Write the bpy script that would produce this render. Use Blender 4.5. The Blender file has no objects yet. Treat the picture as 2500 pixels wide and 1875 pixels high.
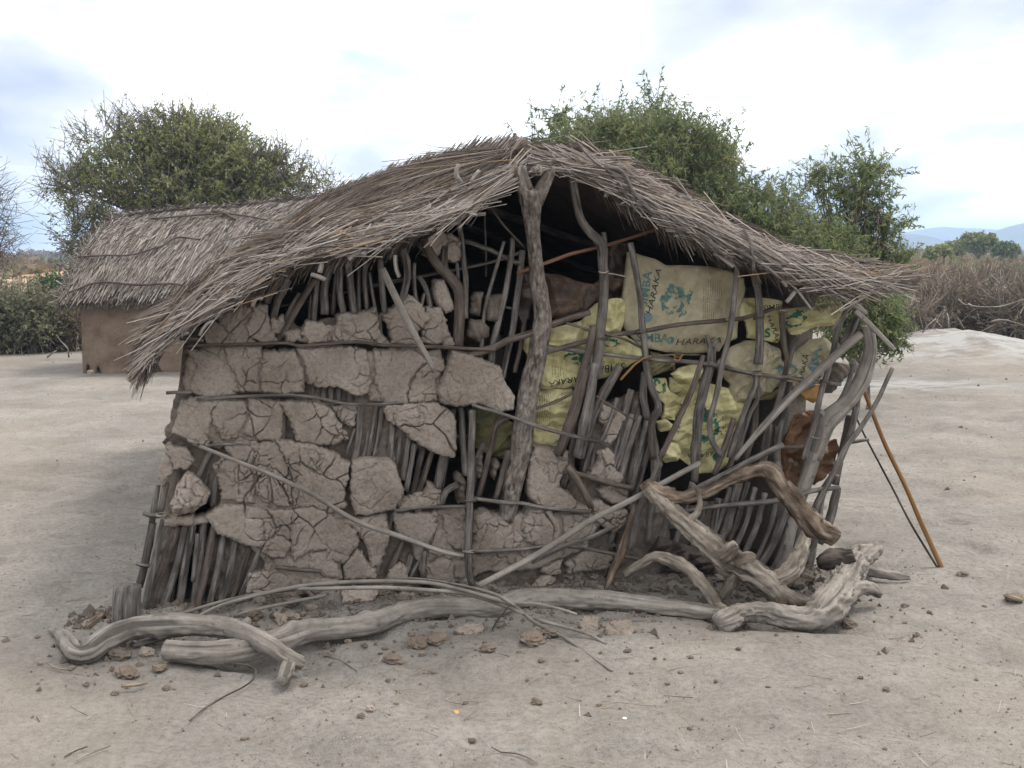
import bpy, bmesh, math, random
import numpy as np
from mathutils import Vector

# ------------------------------------------------------------------ camera, sky, sun, exposure
SC = bpy.context.scene
COL = SC.collection
FOC, CX, CY, HOR = 2745.0, 1250.0, 937.5, 615.0        # focal length and centre in photo pixels, horizon row
EYE = np.array([0.0, 0.0, 1.6])
PITCH = math.atan((CY - HOR) / FOC)
cam_d = bpy.data.cameras.new('camera')
cam = bpy.data.objects.new('camera', cam_d); COL.objects.link(cam)
cam.location = EYE
cam.rotation_euler = (math.pi / 2 - PITCH, 0, 0)
cam_d.sensor_width = 36.0
cam_d.lens = 36.0 * FOC / 2500.0
cam_d.clip_start = 0.05
cam_d.clip_end = 9000
SC.camera = cam

SUN_EL, SUN_AZ = math.radians(60), math.radians(40)      # azimuth measured from +X (right) towards +Y (away)
world = bpy.data.worlds.new('World'); SC.world = world
world.use_nodes = True
wn, wl = world.node_tree.nodes, world.node_tree.links
wn.clear()
w_out = wn.new('ShaderNodeOutputWorld'); w_bg = wn.new('ShaderNodeBackground')
w_sky = wn.new('ShaderNodeTexSky'); w_sky.sky_type = 'NISHITA'; w_sky.sun_disc = False
w_sky.sun_elevation = SUN_EL; w_sky.sun_rotation = math.pi / 2 - SUN_AZ
w_sky.air_density = 1.0; w_sky.dust_density = 0.6
w_tc = wn.new('ShaderNodeTexCoord')
w_sep = wn.new('ShaderNodeSeparateXYZ'); wl.new(w_tc.outputs['Generated'], w_sep.inputs[0])
w_z = wn.new('ShaderNodeMath'); w_z.operation = 'MAXIMUM'; wl.new(w_sep.outputs['Z'], w_z.inputs[0]); w_z.inputs[1].default_value = 0.0
w_z2 = wn.new('ShaderNodeMath'); w_z2.operation = 'ADD'; wl.new(w_z.outputs[0], w_z2.inputs[0]); w_z2.inputs[1].default_value = 0.22
w_div = wn.new('ShaderNodeVectorMath'); w_div.operation = 'DIVIDE'
w_cmb = wn.new('ShaderNodeCombineXYZ')
for k_ in range(3): wl.new(w_z2.outputs[0], w_cmb.inputs[k_])
wl.new(w_tc.outputs['Generated'], w_div.inputs[0]); wl.new(w_cmb.outputs[0], w_div.inputs[1])
w_map = wn.new('ShaderNodeMapping'); w_map.inputs['Scale'].default_value = (1.0, 0.62, 1.0); w_map.inputs['Location'].default_value = (2.7, 2.9, 0.4)
wl.new(w_div.outputs[0], w_map.inputs[0])
w_n1 = wn.new('ShaderNodeTexNoise'); w_n1.inputs['Scale'].default_value = 1.25; w_n1.inputs['Detail'].default_value = 6; w_n1.inputs['Roughness'].default_value = 0.52
wl.new(w_map.outputs[0], w_n1.inputs['Vector'])
w_ramp = wn.new('ShaderNodeValToRGB')                     # cloud tone: white deck with grey-blue bellies
el = w_ramp.color_ramp.elements
el[0].position = 0.33; el[0].color = (0.31, 0.34, 0.415, 1)
el[1].position = 0.56; el[1].color = (1.12, 1.12, 1.13, 1)
e_ = el.new(0.43); e_.color = (0.46, 0.48, 0.52, 1); e_ = el.new(0.49); e_.color = (0.66, 0.67, 0.69, 1)
wl.new(w_n1.outputs['Fac'], w_ramp.inputs[0])
w_n2 = wn.new('ShaderNodeTexNoise'); w_n2.inputs['Scale'].default_value = 2.3; w_n2.inputs['Detail'].default_value = 7
wl.new(w_map.outputs[0], w_n2.inputs['Vector'])
w_r2 = wn.new('ShaderNodeValToRGB'); w_r2.color_ramp.elements[0].position = 0.28; w_r2.color_ramp.elements[1].position = 0.42
wl.new(w_n2.outputs['Fac'], w_r2.inputs[0])
w_skm = wn.new('ShaderNodeVectorMath'); w_skm.operation = 'SCALE'; w_skm.inputs['Scale'].default_value = 0.10
wl.new(w_sky.outputs[0], w_skm.inputs[0])
w_mix = wn.new('ShaderNodeMix'); w_mix.data_type = 'RGBA'
wl.new(w_r2.outputs[0], w_mix.inputs[0]); wl.new(w_skm.outputs[0], w_mix.inputs[6]); wl.new(w_ramp.outputs[0], w_mix.inputs[7])
wl.new(w_mix.outputs[2], w_bg.inputs[0]); w_bg.inputs[1].default_value = 1.0
wl.new(w_bg.outputs[0], w_out.inputs[0])

sun_d = bpy.data.lights.new('sun', 'SUN'); sun_d.energy = 1.3; sun_d.angle = math.radians(15); sun_d.color = (1.0, 0.95, 0.87)
sun = bpy.data.objects.new('sun', sun_d); COL.objects.link(sun)
sdir = Vector((math.cos(SUN_EL) * math.cos(SUN_AZ), math.cos(SUN_EL) * math.sin(SUN_AZ), math.sin(SUN_EL)))
sun.rotation_euler = sdir.to_track_quat('Z', 'Y').to_euler()

SC.view_settings.view_transform = 'Standard'; SC.view_settings.look = 'None'
SC.view_settings.exposure = 1.12; SC.view_settings.gamma = 1.0; SC.view_settings.use_curve_mapping = False
SC.cycles.use_denoising = True
SC.cycles.max_bounces = 5; SC.cycles.diffuse_bounces = 3
SC.cycles.volume_bounces = 0; SC.cycles.sample_clamp_indirect = 4.0

# ------------------------------------------------------------------ measuring helpers
rng = np.random.default_rng(7)
random.seed(7)
S_ = 750 / 2212
TILES = {'A': (250, 550, S_), 'B': (850, 350, S_), 'C': (1500, 550, S_), 'D': (100, 1100, S_), 'E': (800, 900, S_),
         'F': (1500, 1000, S_), 'K': (1270, 600, .25), 'L': (1580, 700, .25), 'N': (800, 1400, .3404),
         'M': (0, 1400, .3843), 'R': (1600, 1300, .4069), 's': (0, 0, 1.0)}
def src(tile, x, y):
    a, b, s = TILES[tile]
    return a + x * s, b + y * s
CP, SP = math.cos(PITCH), math.sin(PITCH)
def ray(px, py):
    x = (px - CX) / FOC; y = (CY - py) / FOC
    return np.array([x, CP + y * SP, -SP + y * CP])
def on_ground(px, py, z=0.0):
    d = ray(px, py); return EYE + d * ((z - EYE[2]) / d[2])
def at_depth(px, py, Y):
    d = ray(px, py); return EYE + d * (Y / d[1])
def cam_depth(p):
    return p[1] * CP - (p[2] - EYE[2]) * SP
BL = on_ground(345, 1500); BR = on_ground(1975, 1400)
W0 = BL.copy()
WE = (BR - BL) / np.linalg.norm(BR - BL)                   # along the front wall
WN = np.array([WE[1], -WE[0], 0.0])                        # out of the front wall, to the camera
ZUP = np.array([0, 0, 1.0])
def on_wall(px, py, off=0.0):
    d = ray(px, py); o = W0 + WN * off
    return EYE + d * (np.dot(o - EYE, WN) / np.dot(d, WN))
def wall_uv(p):
    return np.dot(p - W0, WE), p[2]
def wall_p(u, v, h):
    u = np.asarray(u)[..., None]; v = np.asarray(v)[..., None]; h = np.asarray(h)[..., None]
    return W0 + WE * u + ZUP * v + WN * h

# ------------------------------------------------------------------ noise
def _hash(ix, iy, iz, seed):
    h = (ix * 374761393 + iy * 668265263 + iz * 2147483647 + seed * 1274126177) & 0xFFFFFFFF
    h = ((h ^ (h >> 13)) * 1274126177) & 0xFFFFFFFF
    return ((h ^ (h >> 16)) & 0xFFFFFF) / float(0xFFFFFF)
def vn(x, y, z=0.0, seed=0):
    x, y, z = np.broadcast_arrays(np.asarray(x, float), np.asarray(y, float), np.asarray(z, float))
    ix, iy, iz = (np.floor(a).astype(np.int64) for a in (x, y, z))
    fx, fy, fz = x - ix, y - iy, z - iz
    fx, fy, fz = (f * f * (3 - 2 * f) for f in (fx, fy, fz))
    out = 0
    for a in (0, 1):
        for b in (0, 1):
            for c in (0, 1):
                w = (fx if a else 1 - fx) * (fy if b else 1 - fy) * (fz if c else 1 - fz)
                out = out + w * _hash(ix + a, iy + b, iz + c, seed)
    return out * 2 - 1
def fbm(x, y, z=0.0, seed=0, octv=4, gain=.5):
    o = 0; a = 1.0; f = 1.0; t = 0
    for k in range(octv):
        o = o + a * vn(np.asarray(x) * f, np.asarray(y) * f, np.asarray(z) * f, seed + k * 17); t += a; a *= gain; f *= 2.03
    return o / t
def vor_edge(x, y, seed=0):
    """distance-like value to the nearest cell border (F2-F1) of a jittered grid"""
    ix, iy = np.floor(x).astype(np.int64), np.floor(y).astype(np.int64)
    f1 = np.full(x.shape, 9.0); f2 = np.full(x.shape, 9.0)
    for a in (-1, 0, 1):
        for b in (-1, 0, 1):
            cx = ix + a + _hash(ix + a, iy + b, 0 * ix, seed); cy = iy + b + _hash(ix + a, iy + b, 0 * ix + 1, seed + 5)
            d = np.hypot(x - cx, y - cy)
            f2 = np.minimum(f2, np.maximum(d, f1)); f1 = np.minimum(f1, d)
    return f2 - f1

# ------------------------------------------------------------------ mesh helpers
def fastmesh(name, verts, faces, smooth=True, attrs=None):
    verts = np.asarray(verts, dtype=np.float32).reshape(-1, 3)
    fl = faces if isinstance(faces, list) else [faces]
    fl = [np.asarray(f, dtype=np.int32) for f in fl if len(f)]
    me = bpy.data.meshes.new(name)
    me.vertices.add(len(verts)); me.vertices.foreach_set('co', verts.ravel())
    loops = np.concatenate([f.ravel() for f in fl]); cnt = np.concatenate([np.full(len(f), f.shape[1]) for f in fl])
    me.loops.add(len(loops)); me.loops.foreach_set('vertex_index', loops)
    me.polygons.add(len(cnt)); st = np.concatenate([[0], np.cumsum(cnt)[:-1]]).astype(np.int32)
    me.polygons.foreach_set('loop_start', st)
    me.polygons.foreach_set('use_smooth', np.full(len(cnt), smooth))
    for k, v in (attrs or {}).items():
        v = np.asarray(v, dtype=np.float32)
        if v.ndim == 2:
            a = me.attributes.new(k, 'FLOAT_VECTOR', 'POINT'); a.data.foreach_set('vector', v.ravel())
        else:
            a = me.attributes.new(k, 'FLOAT', 'POINT'); a.data.foreach_set('value', v)
    me.update(calc_edges=True); me.validate()
    return me
def obj(name, me, mat=None, parent=None, label=None, cat=None, group=None, kind=None):
    o = bpy.data.objects.new(name, me); COL.objects.link(o)
    if mat is not None and me is not None and not me.materials: me.materials.append(mat)
    if parent is not None: o.parent = parent
    if label: o['label'] = label
    if cat: o['category'] = cat
    if group: o['group'] = group
    if kind: o['kind'] = kind
    return o
def thing(name, label, cat, loc=(0, 0, 0), group=None):
    o = obj(name, None, None, None, label, cat, group); o.location = loc
    o.empty_display_size = 0.2
    return o
def child(name, me, mat, parent, **k):
    """parts are modelled in world coordinates; shift them under an Empty that stands at the thing's base"""
    o = obj(name, me, mat, parent, **k)
    root = parent
    off = Vector((0, 0, 0))
    while root is not None:
        off += root.location; root = root.parent
    o.location = -off
    return o
def catmull(P, n):
    P = np.asarray(P, float)
    if len(P) == 2:
        t = np.linspace(0, 1, n)[:, None]; return P[0] * (1 - t) + P[1] * t
    Q = np.vstack([2 * P[0] - P[1], P, 2 * P[-1] - P[-2]])
    seg = np.linalg.norm(np.diff(P[:, :3], axis=0), axis=1); cum = np.concatenate([[0], np.cumsum(seg)])
    out = []
    for s in np.linspace(0, cum[-1], n):
        i = min(np.searchsorted(cum, s, side='right') - 1, len(P) - 2); t = (s - cum[i]) / max(seg[i], 1e-9)
        a, b, c, d = Q[i], Q[i + 1], Q[i + 2], Q[i + 3]
        out.append(.5 * ((2 * b) + (c - a) * t + (2 * a - 5 * b + 4 * c - d) * t ** 2 + (3 * b - a - 3 * c + d) * t ** 3))
    return np.array(out)
TUBE_SEED = [0]
def tube(P, R, sides=8, step=.05, rough=.1, furrow=0.0, wob=.0, knots=0, flat_end=True, lump=1.0, gnarl=0.0):
    """irregular tapered limb along P with radii R -> verts, quads, tris, grain attribute"""
    TUBE_SEED[0] += 1; sd = TUBE_SEED[0]
    P = np.asarray(P, float); R = np.asarray(R, float)
    L = np.linalg.norm(np.diff(P, axis=0), axis=1).sum()
    n = int(max(4, min(200, L / step)))
    C = catmull(np.column_stack([P, R]), n); c = C[:, :3].copy(); r = np.maximum(C[:, 3], R.min() * .5)
    s = np.concatenate([[0], np.cumsum(np.linalg.norm(np.diff(c, axis=0), axis=1))])
    if wob > 0:
        w = wob * np.minimum(1, np.minimum(s, s[-1] - s) / (.1 * s[-1] + 1e-6))
        for k in range(3): c[:, k] += w * fbm(s * 4.0, sd * 3.1 + k * 7, 0, 3, 2)
    T = np.gradient(c, axis=0); T /= np.linalg.norm(T, axis=1)[:, None] + 1e-12
    up = np.array([0.3, -.8, .52]); N = np.zeros_like(c)
    nn = np.cross(T[0], up); nn /= np.linalg.norm(nn) + 1e-9
    for i in range(n):
        nn = nn - T[i] * np.dot(nn, T[i]); nn /= np.linalg.norm(nn) + 1e-12; N[i] = nn
    B = np.cross(T, N)
    th = np.linspace(0, 2 * math.pi, sides, endpoint=False)
    ct, stn = np.cos(th)[None], np.sin(th)[None]
    S = s[:, None]
    rm = r.mean()
    rr = r[:, None] * (1 + rough * lump * fbm(ct * 1.3 + sd, stn * 1.3, S / (rm * 6 + 1e-6), 11, 3) + rough * .6 * fbm(ct * 2.6 + sd, stn * 2.6, S / (rm * 2), 5, 2))
    if furrow > 0:
        tw = S * .8
        g = vn(np.cos(th + tw) * 4.5 + sd, np.sin(th + tw) * 4.5, S * 1.6 / .4, 21)
        g2 = vn(np.cos(th + tw) * 9 + sd, np.sin(th + tw) * 9, S * 2.5 / .4, 23)
        g3 = vn(np.cos(th + tw) * 6.5 + sd, np.sin(th + tw) * 6.5, S * 1.3 / .4, 27)
        rr = rr * (1 - furrow * .6 * np.maximum(0, g) ** .7 - furrow * .5 * np.maximum(0, g2) - min(.3, furrow * 2.2) * np.clip((np.abs(g3) < .10) * (1 - np.abs(g3) / .10), 0, 1) * (vn(ct * 1.2 + sd, stn * 1.2, S / .25, 29) > -.1))
    if gnarl > 0:
        q1 = np.abs(fbm(ct * 1.6 + sd, stn * 1.6, S / .09, 41, 3)); q2 = np.abs(vn(ct * 3 + sd, stn * 3, S / .03, 43))
        rr = rr * (1 + gnarl * (.9 - 2.6 * q1) * .5 - gnarl * .25 * q2)
    for k in range(knots):
        ks = random.uniform(.1, .9) * s[-1]; ka = random.uniform(0, 6.28); kr = rm * random.uniform(.5, .9)
        dd = ((S - ks) / kr) ** 2 + (np.minimum(abs(th - ka), 2 * math.pi - abs(th - ka))[None] * r[:, None] / kr) ** 2
        rr = rr + rm * random.uniform(.15, .4) * np.exp(-dd)
    V = c[:, None, :] + N[:, None, :] * (rr * ct)[..., None] + B[:, None, :] * (rr * stn)[..., None]
    gr = np.stack([np.broadcast_to(ct, rr.shape) * r[:, None] + sd * 1.7, np.broadcast_to(stn, rr.shape) * r[:, None], np.broadcast_to(S, rr.shape)], -1)
    V = V.reshape(-1, 3); gr = gr.reshape(-1, 3)
    i = np.arange(n - 1)[:, None] * sides; j = np.arange(sides)[None]; j2 = (j + 1) % sides
    Q = np.stack([i + j, i + j2, i + sides + j2, i + sides + j], -1).reshape(-1, 4)
    e0 = c[0] - T[0] * r[0] * (.08 if flat_end else .6); e1 = c[-1] + T[-1] * r[-1] * (.08 if flat_end else .6)
    nv = len(V); V = np.vstack([V, e0, e1]); gr = np.vstack([gr, [sd * 1.7, 0, 0], [sd * 1.7, 0, s[-1]]])
    jj = np.arange(sides); k2 = (jj + 1) % sides; b = (n - 1) * sides
    TR = np.vstack([np.column_stack([k2, jj, np.full(sides, nv)]), np.column_stack([b + jj, b + k2, np.full(sides, nv + 1)])])
    return V, Q, TR, gr
def join_tubes(name, tubes, smooth=True):
    Vs, Qs, Ts, Gs, o = [], [], [], [], 0
    for V, Q, T, G in tubes:
        Vs.append(V); Qs.append(Q + o); Ts.append(T + o); Gs.append(G); o += len(V)
    return fastmesh(name, np.vstack(Vs), [np.vstack(Qs), np.vstack(Ts)], smooth, {'grain': np.vstack(Gs)})
def px_path(tile, pts, widths, off=0.0):
    """pixel polyline (+ diameters in the same pixels) -> points and radii in metres.  off: distance in front of the wall plane;
    a number, a list per point, or 'g' = lying on the ground"""
    k = len(pts); sc = TILES[tile][2]
    W = np.interp(np.linspace(0, 1, k), np.linspace(0, 1, len(widths)), widths) if not np.isscalar(widths) else np.full(k, widths)
    offs = off if isinstance(off, (list, tuple)) else [off] * k
    if len(offs) != k: 
        gl = isinstance(offs[0], str); num = [float(o[1:] or 0) if gl else o for o in offs]
        offs = list(np.interp(np.linspace(0, 1, k), np.linspace(0, 1, len(num)), num))
        if gl: offs = ['g%.4f' % o for o in offs]
    P, R = [], []
    for (x, y), w, o in zip(pts, W, offs):
        a, b = src(tile, x, y)
        if isinstance(o, str):
            lift = float(o[1:]) if len(o) > 1 else 0.0
            r = .03
            for _ in range(4):
                p = on_ground(a, b, r * .8 + lift); r = w * sc / 2 * cam_depth(p) / FOC
        else:
            p = on_wall(a, b, o); r = w * sc / 2 * cam_depth(p) / FOC
        P.append(p); R.append(r)
    return np.array(P), np.array(R)

def stalks(base, dirn, nrm, length, radius, bend, tone, segs=3, sides=3):
    """many thin prisms at once.  base,dirn,nrm (N,3); bend = how far the tip moves along nrm"""
    n = len(base)
    side = np.cross(dirn, nrm); side /= np.linalg.norm(side, axis=1)[:, None] + 1e-9
    up = np.cross(side, dirn)
    V = np.zeros((n, segs + 1, sides, 3), dtype=np.float32)
    for k in range(segs + 1):
        t = k / segs
        c = base + dirn * (length * t)[:, None] + nrm * (bend * t * t)[:, None]
        r = radius * (1 - .45 * t)
        for j in range(sides):
            a = 2 * math.pi * j / sides + .5
            V[:, k, j] = c + side * (r * math.cos(a))[:, None] + up * (r * math.sin(a))[:, None]
    idx = np.arange(n)[:, None, None] * ((segs + 1) * sides)
    k = np.arange(segs)[None, :, None] * sides; j = np.arange(sides)[None, None]
    j2 = (j + 1) % sides
    Q = np.stack([idx + k + j, idx + k + j2, idx + k + sides + j2, idx + k + sides + j], -1).reshape(-1, 4)
    TN = np.repeat(tone, (segs + 1) * sides)
    return V.reshape(-1, 3), Q, TN
def unit(a): 
    return a / (np.linalg.norm(a, axis=-1, keepdims=True) + 1e-12)

# ------------------------------------------------------------------ materials
def mat(name, build):
    m = bpy.data.materials.new(name); m.use_nodes = True
    nt = m.node_tree; nt.nodes.clear()
    out = nt.nodes.new('ShaderNodeOutputMaterial'); b = nt.nodes.new('ShaderNodeBsdfPrincipled')
    b.inputs['Roughness'].default_value = .9
    if 'Specular IOR Level' in b.inputs: b.inputs['Specular IOR Level'].default_value = .25
    nt.links.new(b.outputs[0], out.inputs[0])
    build(nt, b); return m
def nd(nt, t, **inp):
    n = nt.nodes.new(t)
    for k, v in inp.items():
        k2 = k.replace('_', ' ')
        if k2 in n.inputs: n.inputs[k2].default_value = v
        else: setattr(n, k, v)
    return n
def ramp(nt, fac, stops):
    r = nt.nodes.new('ShaderNodeValToRGB'); e = r.color_ramp.elements
    e[0].position, e[0].color = stops[0][0], (*stops[0][1], 1); e[1].position, e[1].color = stops[-1][0], (*stops[-1][1], 1)
    for p, c in stops[1:-1]:
        q = e.new(p); q.color = (*c, 1)
    nt.links.new(fac, r.inputs[0]); return r.outputs[0]
def noise(nt, vec, scale, detail=5, rough=.55):
    n = nd(nt, 'ShaderNodeTexNoise'); n.inputs['Scale'].default_value = scale; n.inputs['Detail'].default_value = detail; n.inputs['Roughness'].default_value = rough
    nt.links.new(vec, n.inputs['Vector']); return n.outputs['Fac']
def geo_pos(nt): return nd(nt, 'ShaderNodeNewGeometry').outputs['Position']
def mixc(nt, fac, a, b, mode='MIX'):
    m = nd(nt, 'ShaderNodeMix'); m.data_type = 'RGBA'; m.blend_type = mode
    for i, v in ((0, fac), (6, a), (7, b)):
        if hasattr(v, 'links') or hasattr(v, 'is_linked'): nt.links.new(v, m.inputs[i])
        elif i == 0: m.inputs[i].default_value = v
        else: m.inputs[i].default_value = (*v, 1)
    return m.outputs[2]
def bump(nt, b, h, strength, dist):
    n = nd(nt, 'ShaderNodeBump'); n.inputs['Strength'].default_value = strength; n.inputs['Distance'].default_value = dist
    nt.links.new(h, n.inputs['Height']); nt.links.new(n.outputs[0], b.inputs['Normal'])
def scaled(nt, vec, s):
    m = nd(nt, 'ShaderNodeMapping'); m.inputs['Scale'].default_value = s; nt.links.new(vec, m.inputs[0]); return m.outputs[0]

def vor_facet(x, y, seed=0):
    """continuous planar facets with sharp creases (city-block distance to jittered points)"""
    ix, iy = np.floor(x).astype(np.int64), np.floor(y).astype(np.int64); f1 = np.full(np.shape(x), 9.0)
    for a in (-1, 0, 1):
        for b in (-1, 0, 1):
            cx = ix + a + _hash(ix + a, iy + b, 0 * ix, seed); cy = iy + b + _hash(ix + a, iy + b, 0 * ix + 1, seed + 5)
            f1 = np.minimum(f1, np.abs(x - cx) + .7 * np.abs(y - cy))
    return f1
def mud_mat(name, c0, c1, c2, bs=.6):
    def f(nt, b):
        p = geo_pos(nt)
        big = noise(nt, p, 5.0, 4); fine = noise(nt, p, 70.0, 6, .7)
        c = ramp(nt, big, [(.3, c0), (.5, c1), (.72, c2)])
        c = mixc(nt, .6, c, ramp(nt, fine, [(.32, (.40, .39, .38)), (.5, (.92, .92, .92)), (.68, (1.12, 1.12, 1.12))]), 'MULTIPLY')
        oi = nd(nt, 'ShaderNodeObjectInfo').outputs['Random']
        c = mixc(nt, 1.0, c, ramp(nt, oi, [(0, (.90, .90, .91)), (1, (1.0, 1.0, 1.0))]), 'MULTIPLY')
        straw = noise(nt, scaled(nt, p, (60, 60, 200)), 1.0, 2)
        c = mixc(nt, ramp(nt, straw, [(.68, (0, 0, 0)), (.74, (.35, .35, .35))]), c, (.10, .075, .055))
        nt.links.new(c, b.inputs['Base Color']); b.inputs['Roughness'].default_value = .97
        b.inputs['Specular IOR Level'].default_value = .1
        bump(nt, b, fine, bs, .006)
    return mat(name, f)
M = {}
M['mud'] = mud_mat('sun dried mud', (.200, .164, .131), (.280, .234, .193), (.345, .294, .247), 1.0)
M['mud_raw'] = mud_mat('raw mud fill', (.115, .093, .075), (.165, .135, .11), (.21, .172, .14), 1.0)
M['mud_pale'] = mud_mat('pale mud', (.30, .25, .205), (.36, .30, .25), (.42, .355, .30), .8)
M['mud_brown'] = mud_mat('brown clod', (.135, .104, .08), (.19, .15, .116), (.25, .2, .158), 1.0)

def wood_mat(name, dark, mid, light, along=7.0, across=110.0, mottle=.5, bs=.5, var=.35, bd=.005):
    def f(nt, b):
        g = nd(nt, 'ShaderNodeAttribute', attribute_name='grain').outputs['Vector']
        p = geo_pos(nt)
        gr = noise(nt, scaled(nt, g, (across, across, along)), 1.0, 5, .6)
        blot = noise(nt, p, 11.0, 6, .65); fine = noise(nt, p, 120.0, 3)
        c = ramp(nt, gr, [(.32, dark), (.5, mid), (.68, light)])
        c = mixc(nt, mottle, c, ramp(nt, blot, [(.3, (.38, .37, .36)), (.5, (.85, .85, .84)), (.66, (1.15, 1.15, 1.15))]), 'MULTIPLY')
        oi = nd(nt, 'ShaderNodeObjectInfo').outputs['Random']
        c = mixc(nt, var, c, ramp(nt, oi, [(0, (.55, .5, .46)), (.5, (.9, .88, .87)), (1, (1.15, 1.12, 1.1))]), 'MULTIPLY')
        spots = noise(nt, p, 55.0, 2)
        c = mixc(nt, ramp(nt, spots, [(.66, (0, 0, 0)), (.72, (.7, .7, .7))]), c, (.06, .048, .04))
        fis = noise(nt, scaled(nt, g, (across * .55, across * .55, along * .45)), 1.0, 3, .5)
        c = mixc(nt, ramp(nt, fis, [(.60, (0, 0, 0)), (.66, (.75, .75, .75))]), c, tuple(.35 * q for q in dark))
        nt.links.new(c, b.inputs['Base Color']); b.inputs['Roughness'].default_value = .85
        hf = ramp(nt, fis, [(.57, (1, 1, 1)), (.66, (0, 0, 0))])
        h = mixc(nt, .5, mixc(nt, .4, gr, fine), hf)
        bump(nt, b, h, bs, bd)
    return mat(name, f)
M['pole'] = wood_mat('weathered pole', (.066, .057, .049), (.138, .121, .107), (.235, .212, .19), 9.0, 75.0, .6, 1.0)
M['pole_brown'] = wood_mat('brown pole', (.055, .042, .034), (.105, .082, .067), (.165, .134, .112), 9.0, 75.0, .6, 1.0)
M['pole_pale'] = wood_mat('bleached stub', (.17, .15, .13), (.28, .25, .22), (.38, .35, .31), mottle=.5)
M['bark'] = wood_mat('rough bark post', (.07, .055, .045), (.165, .138, .117), (.30, .262, .23), 26.0, 60.0, .6, 1.0, .2, .010)
M['drift'] = wood_mat('driftwood log', (.15, .13, .11), (.235, .207, .178), (.33, .297, .26), 2.6, 50.0, .6, 1.0, .15)
M['drift_warm'] = wood_mat('warm driftwood', (.12, .095, .07), (.235, .198, .158), (.39, .345, .285), 5.0, 45.0, .65, 1.0, .15, .012)
M['rot'] = wood_mat('rotten bark', (.05, .035, .025), (.15, .108, .076), (.33, .265, .20), 7.0, 40.0, .75, 1.0, .1, .014)
M['drift_dark'] = wood_mat('dark rotten wood', (.025, .02, .016), (.06, .047, .038), (.11, .09, .075), 6.0, 50.0, .5, 1.0, .1)
M['bamboo'] = wood_mat('orange brown pole', (.15, .075, .026), (.23, .12, .042), (.29, .16, .065), 3.0, 60.0, .3, .2, .1)
M['red_stick'] = wood_mat('reddish stick', (.12, .055, .035), (.20, .10, .06), (.26, .14, .09), 3.0, 60.0, .3, .3, .1)

def tone_mat(name, stops, rough=.9, trans=0.0, extra=None):
    def f(nt, b):
        t = nd(nt, 'ShaderNodeAttribute', attribute_name='tone').outputs['Fac']
        c = ramp(nt, t, stops)
        p = geo_pos(nt)
        if extra: c = mixc(nt, .5, c, ramp(nt, noise(nt, p, extra, 3), [(.3, (.6, .58, .55)), (.65, (1.1, 1.1, 1.1))]), 'MULTIPLY')
        nt.links.new(c, b.inputs['Base Color']); b.inputs['Roughness'].default_value = rough
        if trans:
            b.inputs['Subsurface Weight'].default_value = 0.0
            tr = nd(nt, 'ShaderNodeBsdfTranslucent'); nt.links.new(c, tr.inputs[0])
            mx = nd(nt, 'ShaderNodeMixShader'); mx.inputs[0].default_value = trans
            nt.links.new(b.outputs[0], mx.inputs[1]); nt.links.new(tr.outputs[0], mx.inputs[2])
            out = [n for n in nt.nodes if n.type == 'OUTPUT_MATERIAL'][0]; nt.links.new(mx.outputs[0], out.inputs[0])
    return mat(name, f)
M['thatch'] = tone_mat('grey thatch stalks', [(0, (.045, .033, .027)), (.35, (.14, .11, .093)), (.65, (.27, .225, .19)), (.92, (.42, .37, .32)), (1, (.32, .21, .11))], .85)
M['thatch_far'] = tone_mat('far thatch stalks', [(0, (.055, .043, .036)), (.4, (.145, .12, .102)), (.75, (.255, .222, .193)), (1, (.33, .295, .26))], .9)
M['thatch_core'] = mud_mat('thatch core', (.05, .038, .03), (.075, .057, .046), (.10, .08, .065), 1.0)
M['leaf_acacia'] = tone_mat('acacia leaves', [(0, (.12, .14, .05)), (.5, (.235, .255, .09)), (1, (.33, .33, .145))], .7, .4)
M['leaf_dark'] = tone_mat('dark green leaves', [(0, (.065, .098, .042)), (.45, (.14, .18, .07)), (.8, (.23, .26, .098)), (1, (.29, .24, .11))], .6, .4)
M['leaf_bush'] = tone_mat('dusty bush leaves', [(0, (.11, .12, .075)), (.6, (.21, .22, .13)), (1, (.30, .28, .19))], .8, .35)
M['leaf_dry'] = tone_mat('dry brown leaves', [(0, (.12, .085, .055)), (.6, (.22, .16, .10)), (1, (.18, .185, .09))], .8, .35)
M['leaf_bright'] = tone_mat('bright green leaves', [(0, (.04, .09, .03)), (1, (.08, .17, .05))], .6, .3)
M['twig'] = tone_mat('grey twigs', [(0, (.08, .065, .055)), (1, (.24, .21, .185))], .9)
M['twig_dry'] = tone_mat('dry brush twigs', [(0, (.10, .08, .065)), (.7, (.23, .195, .165)), (1, (.36, .32, .275))], .9)

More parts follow.
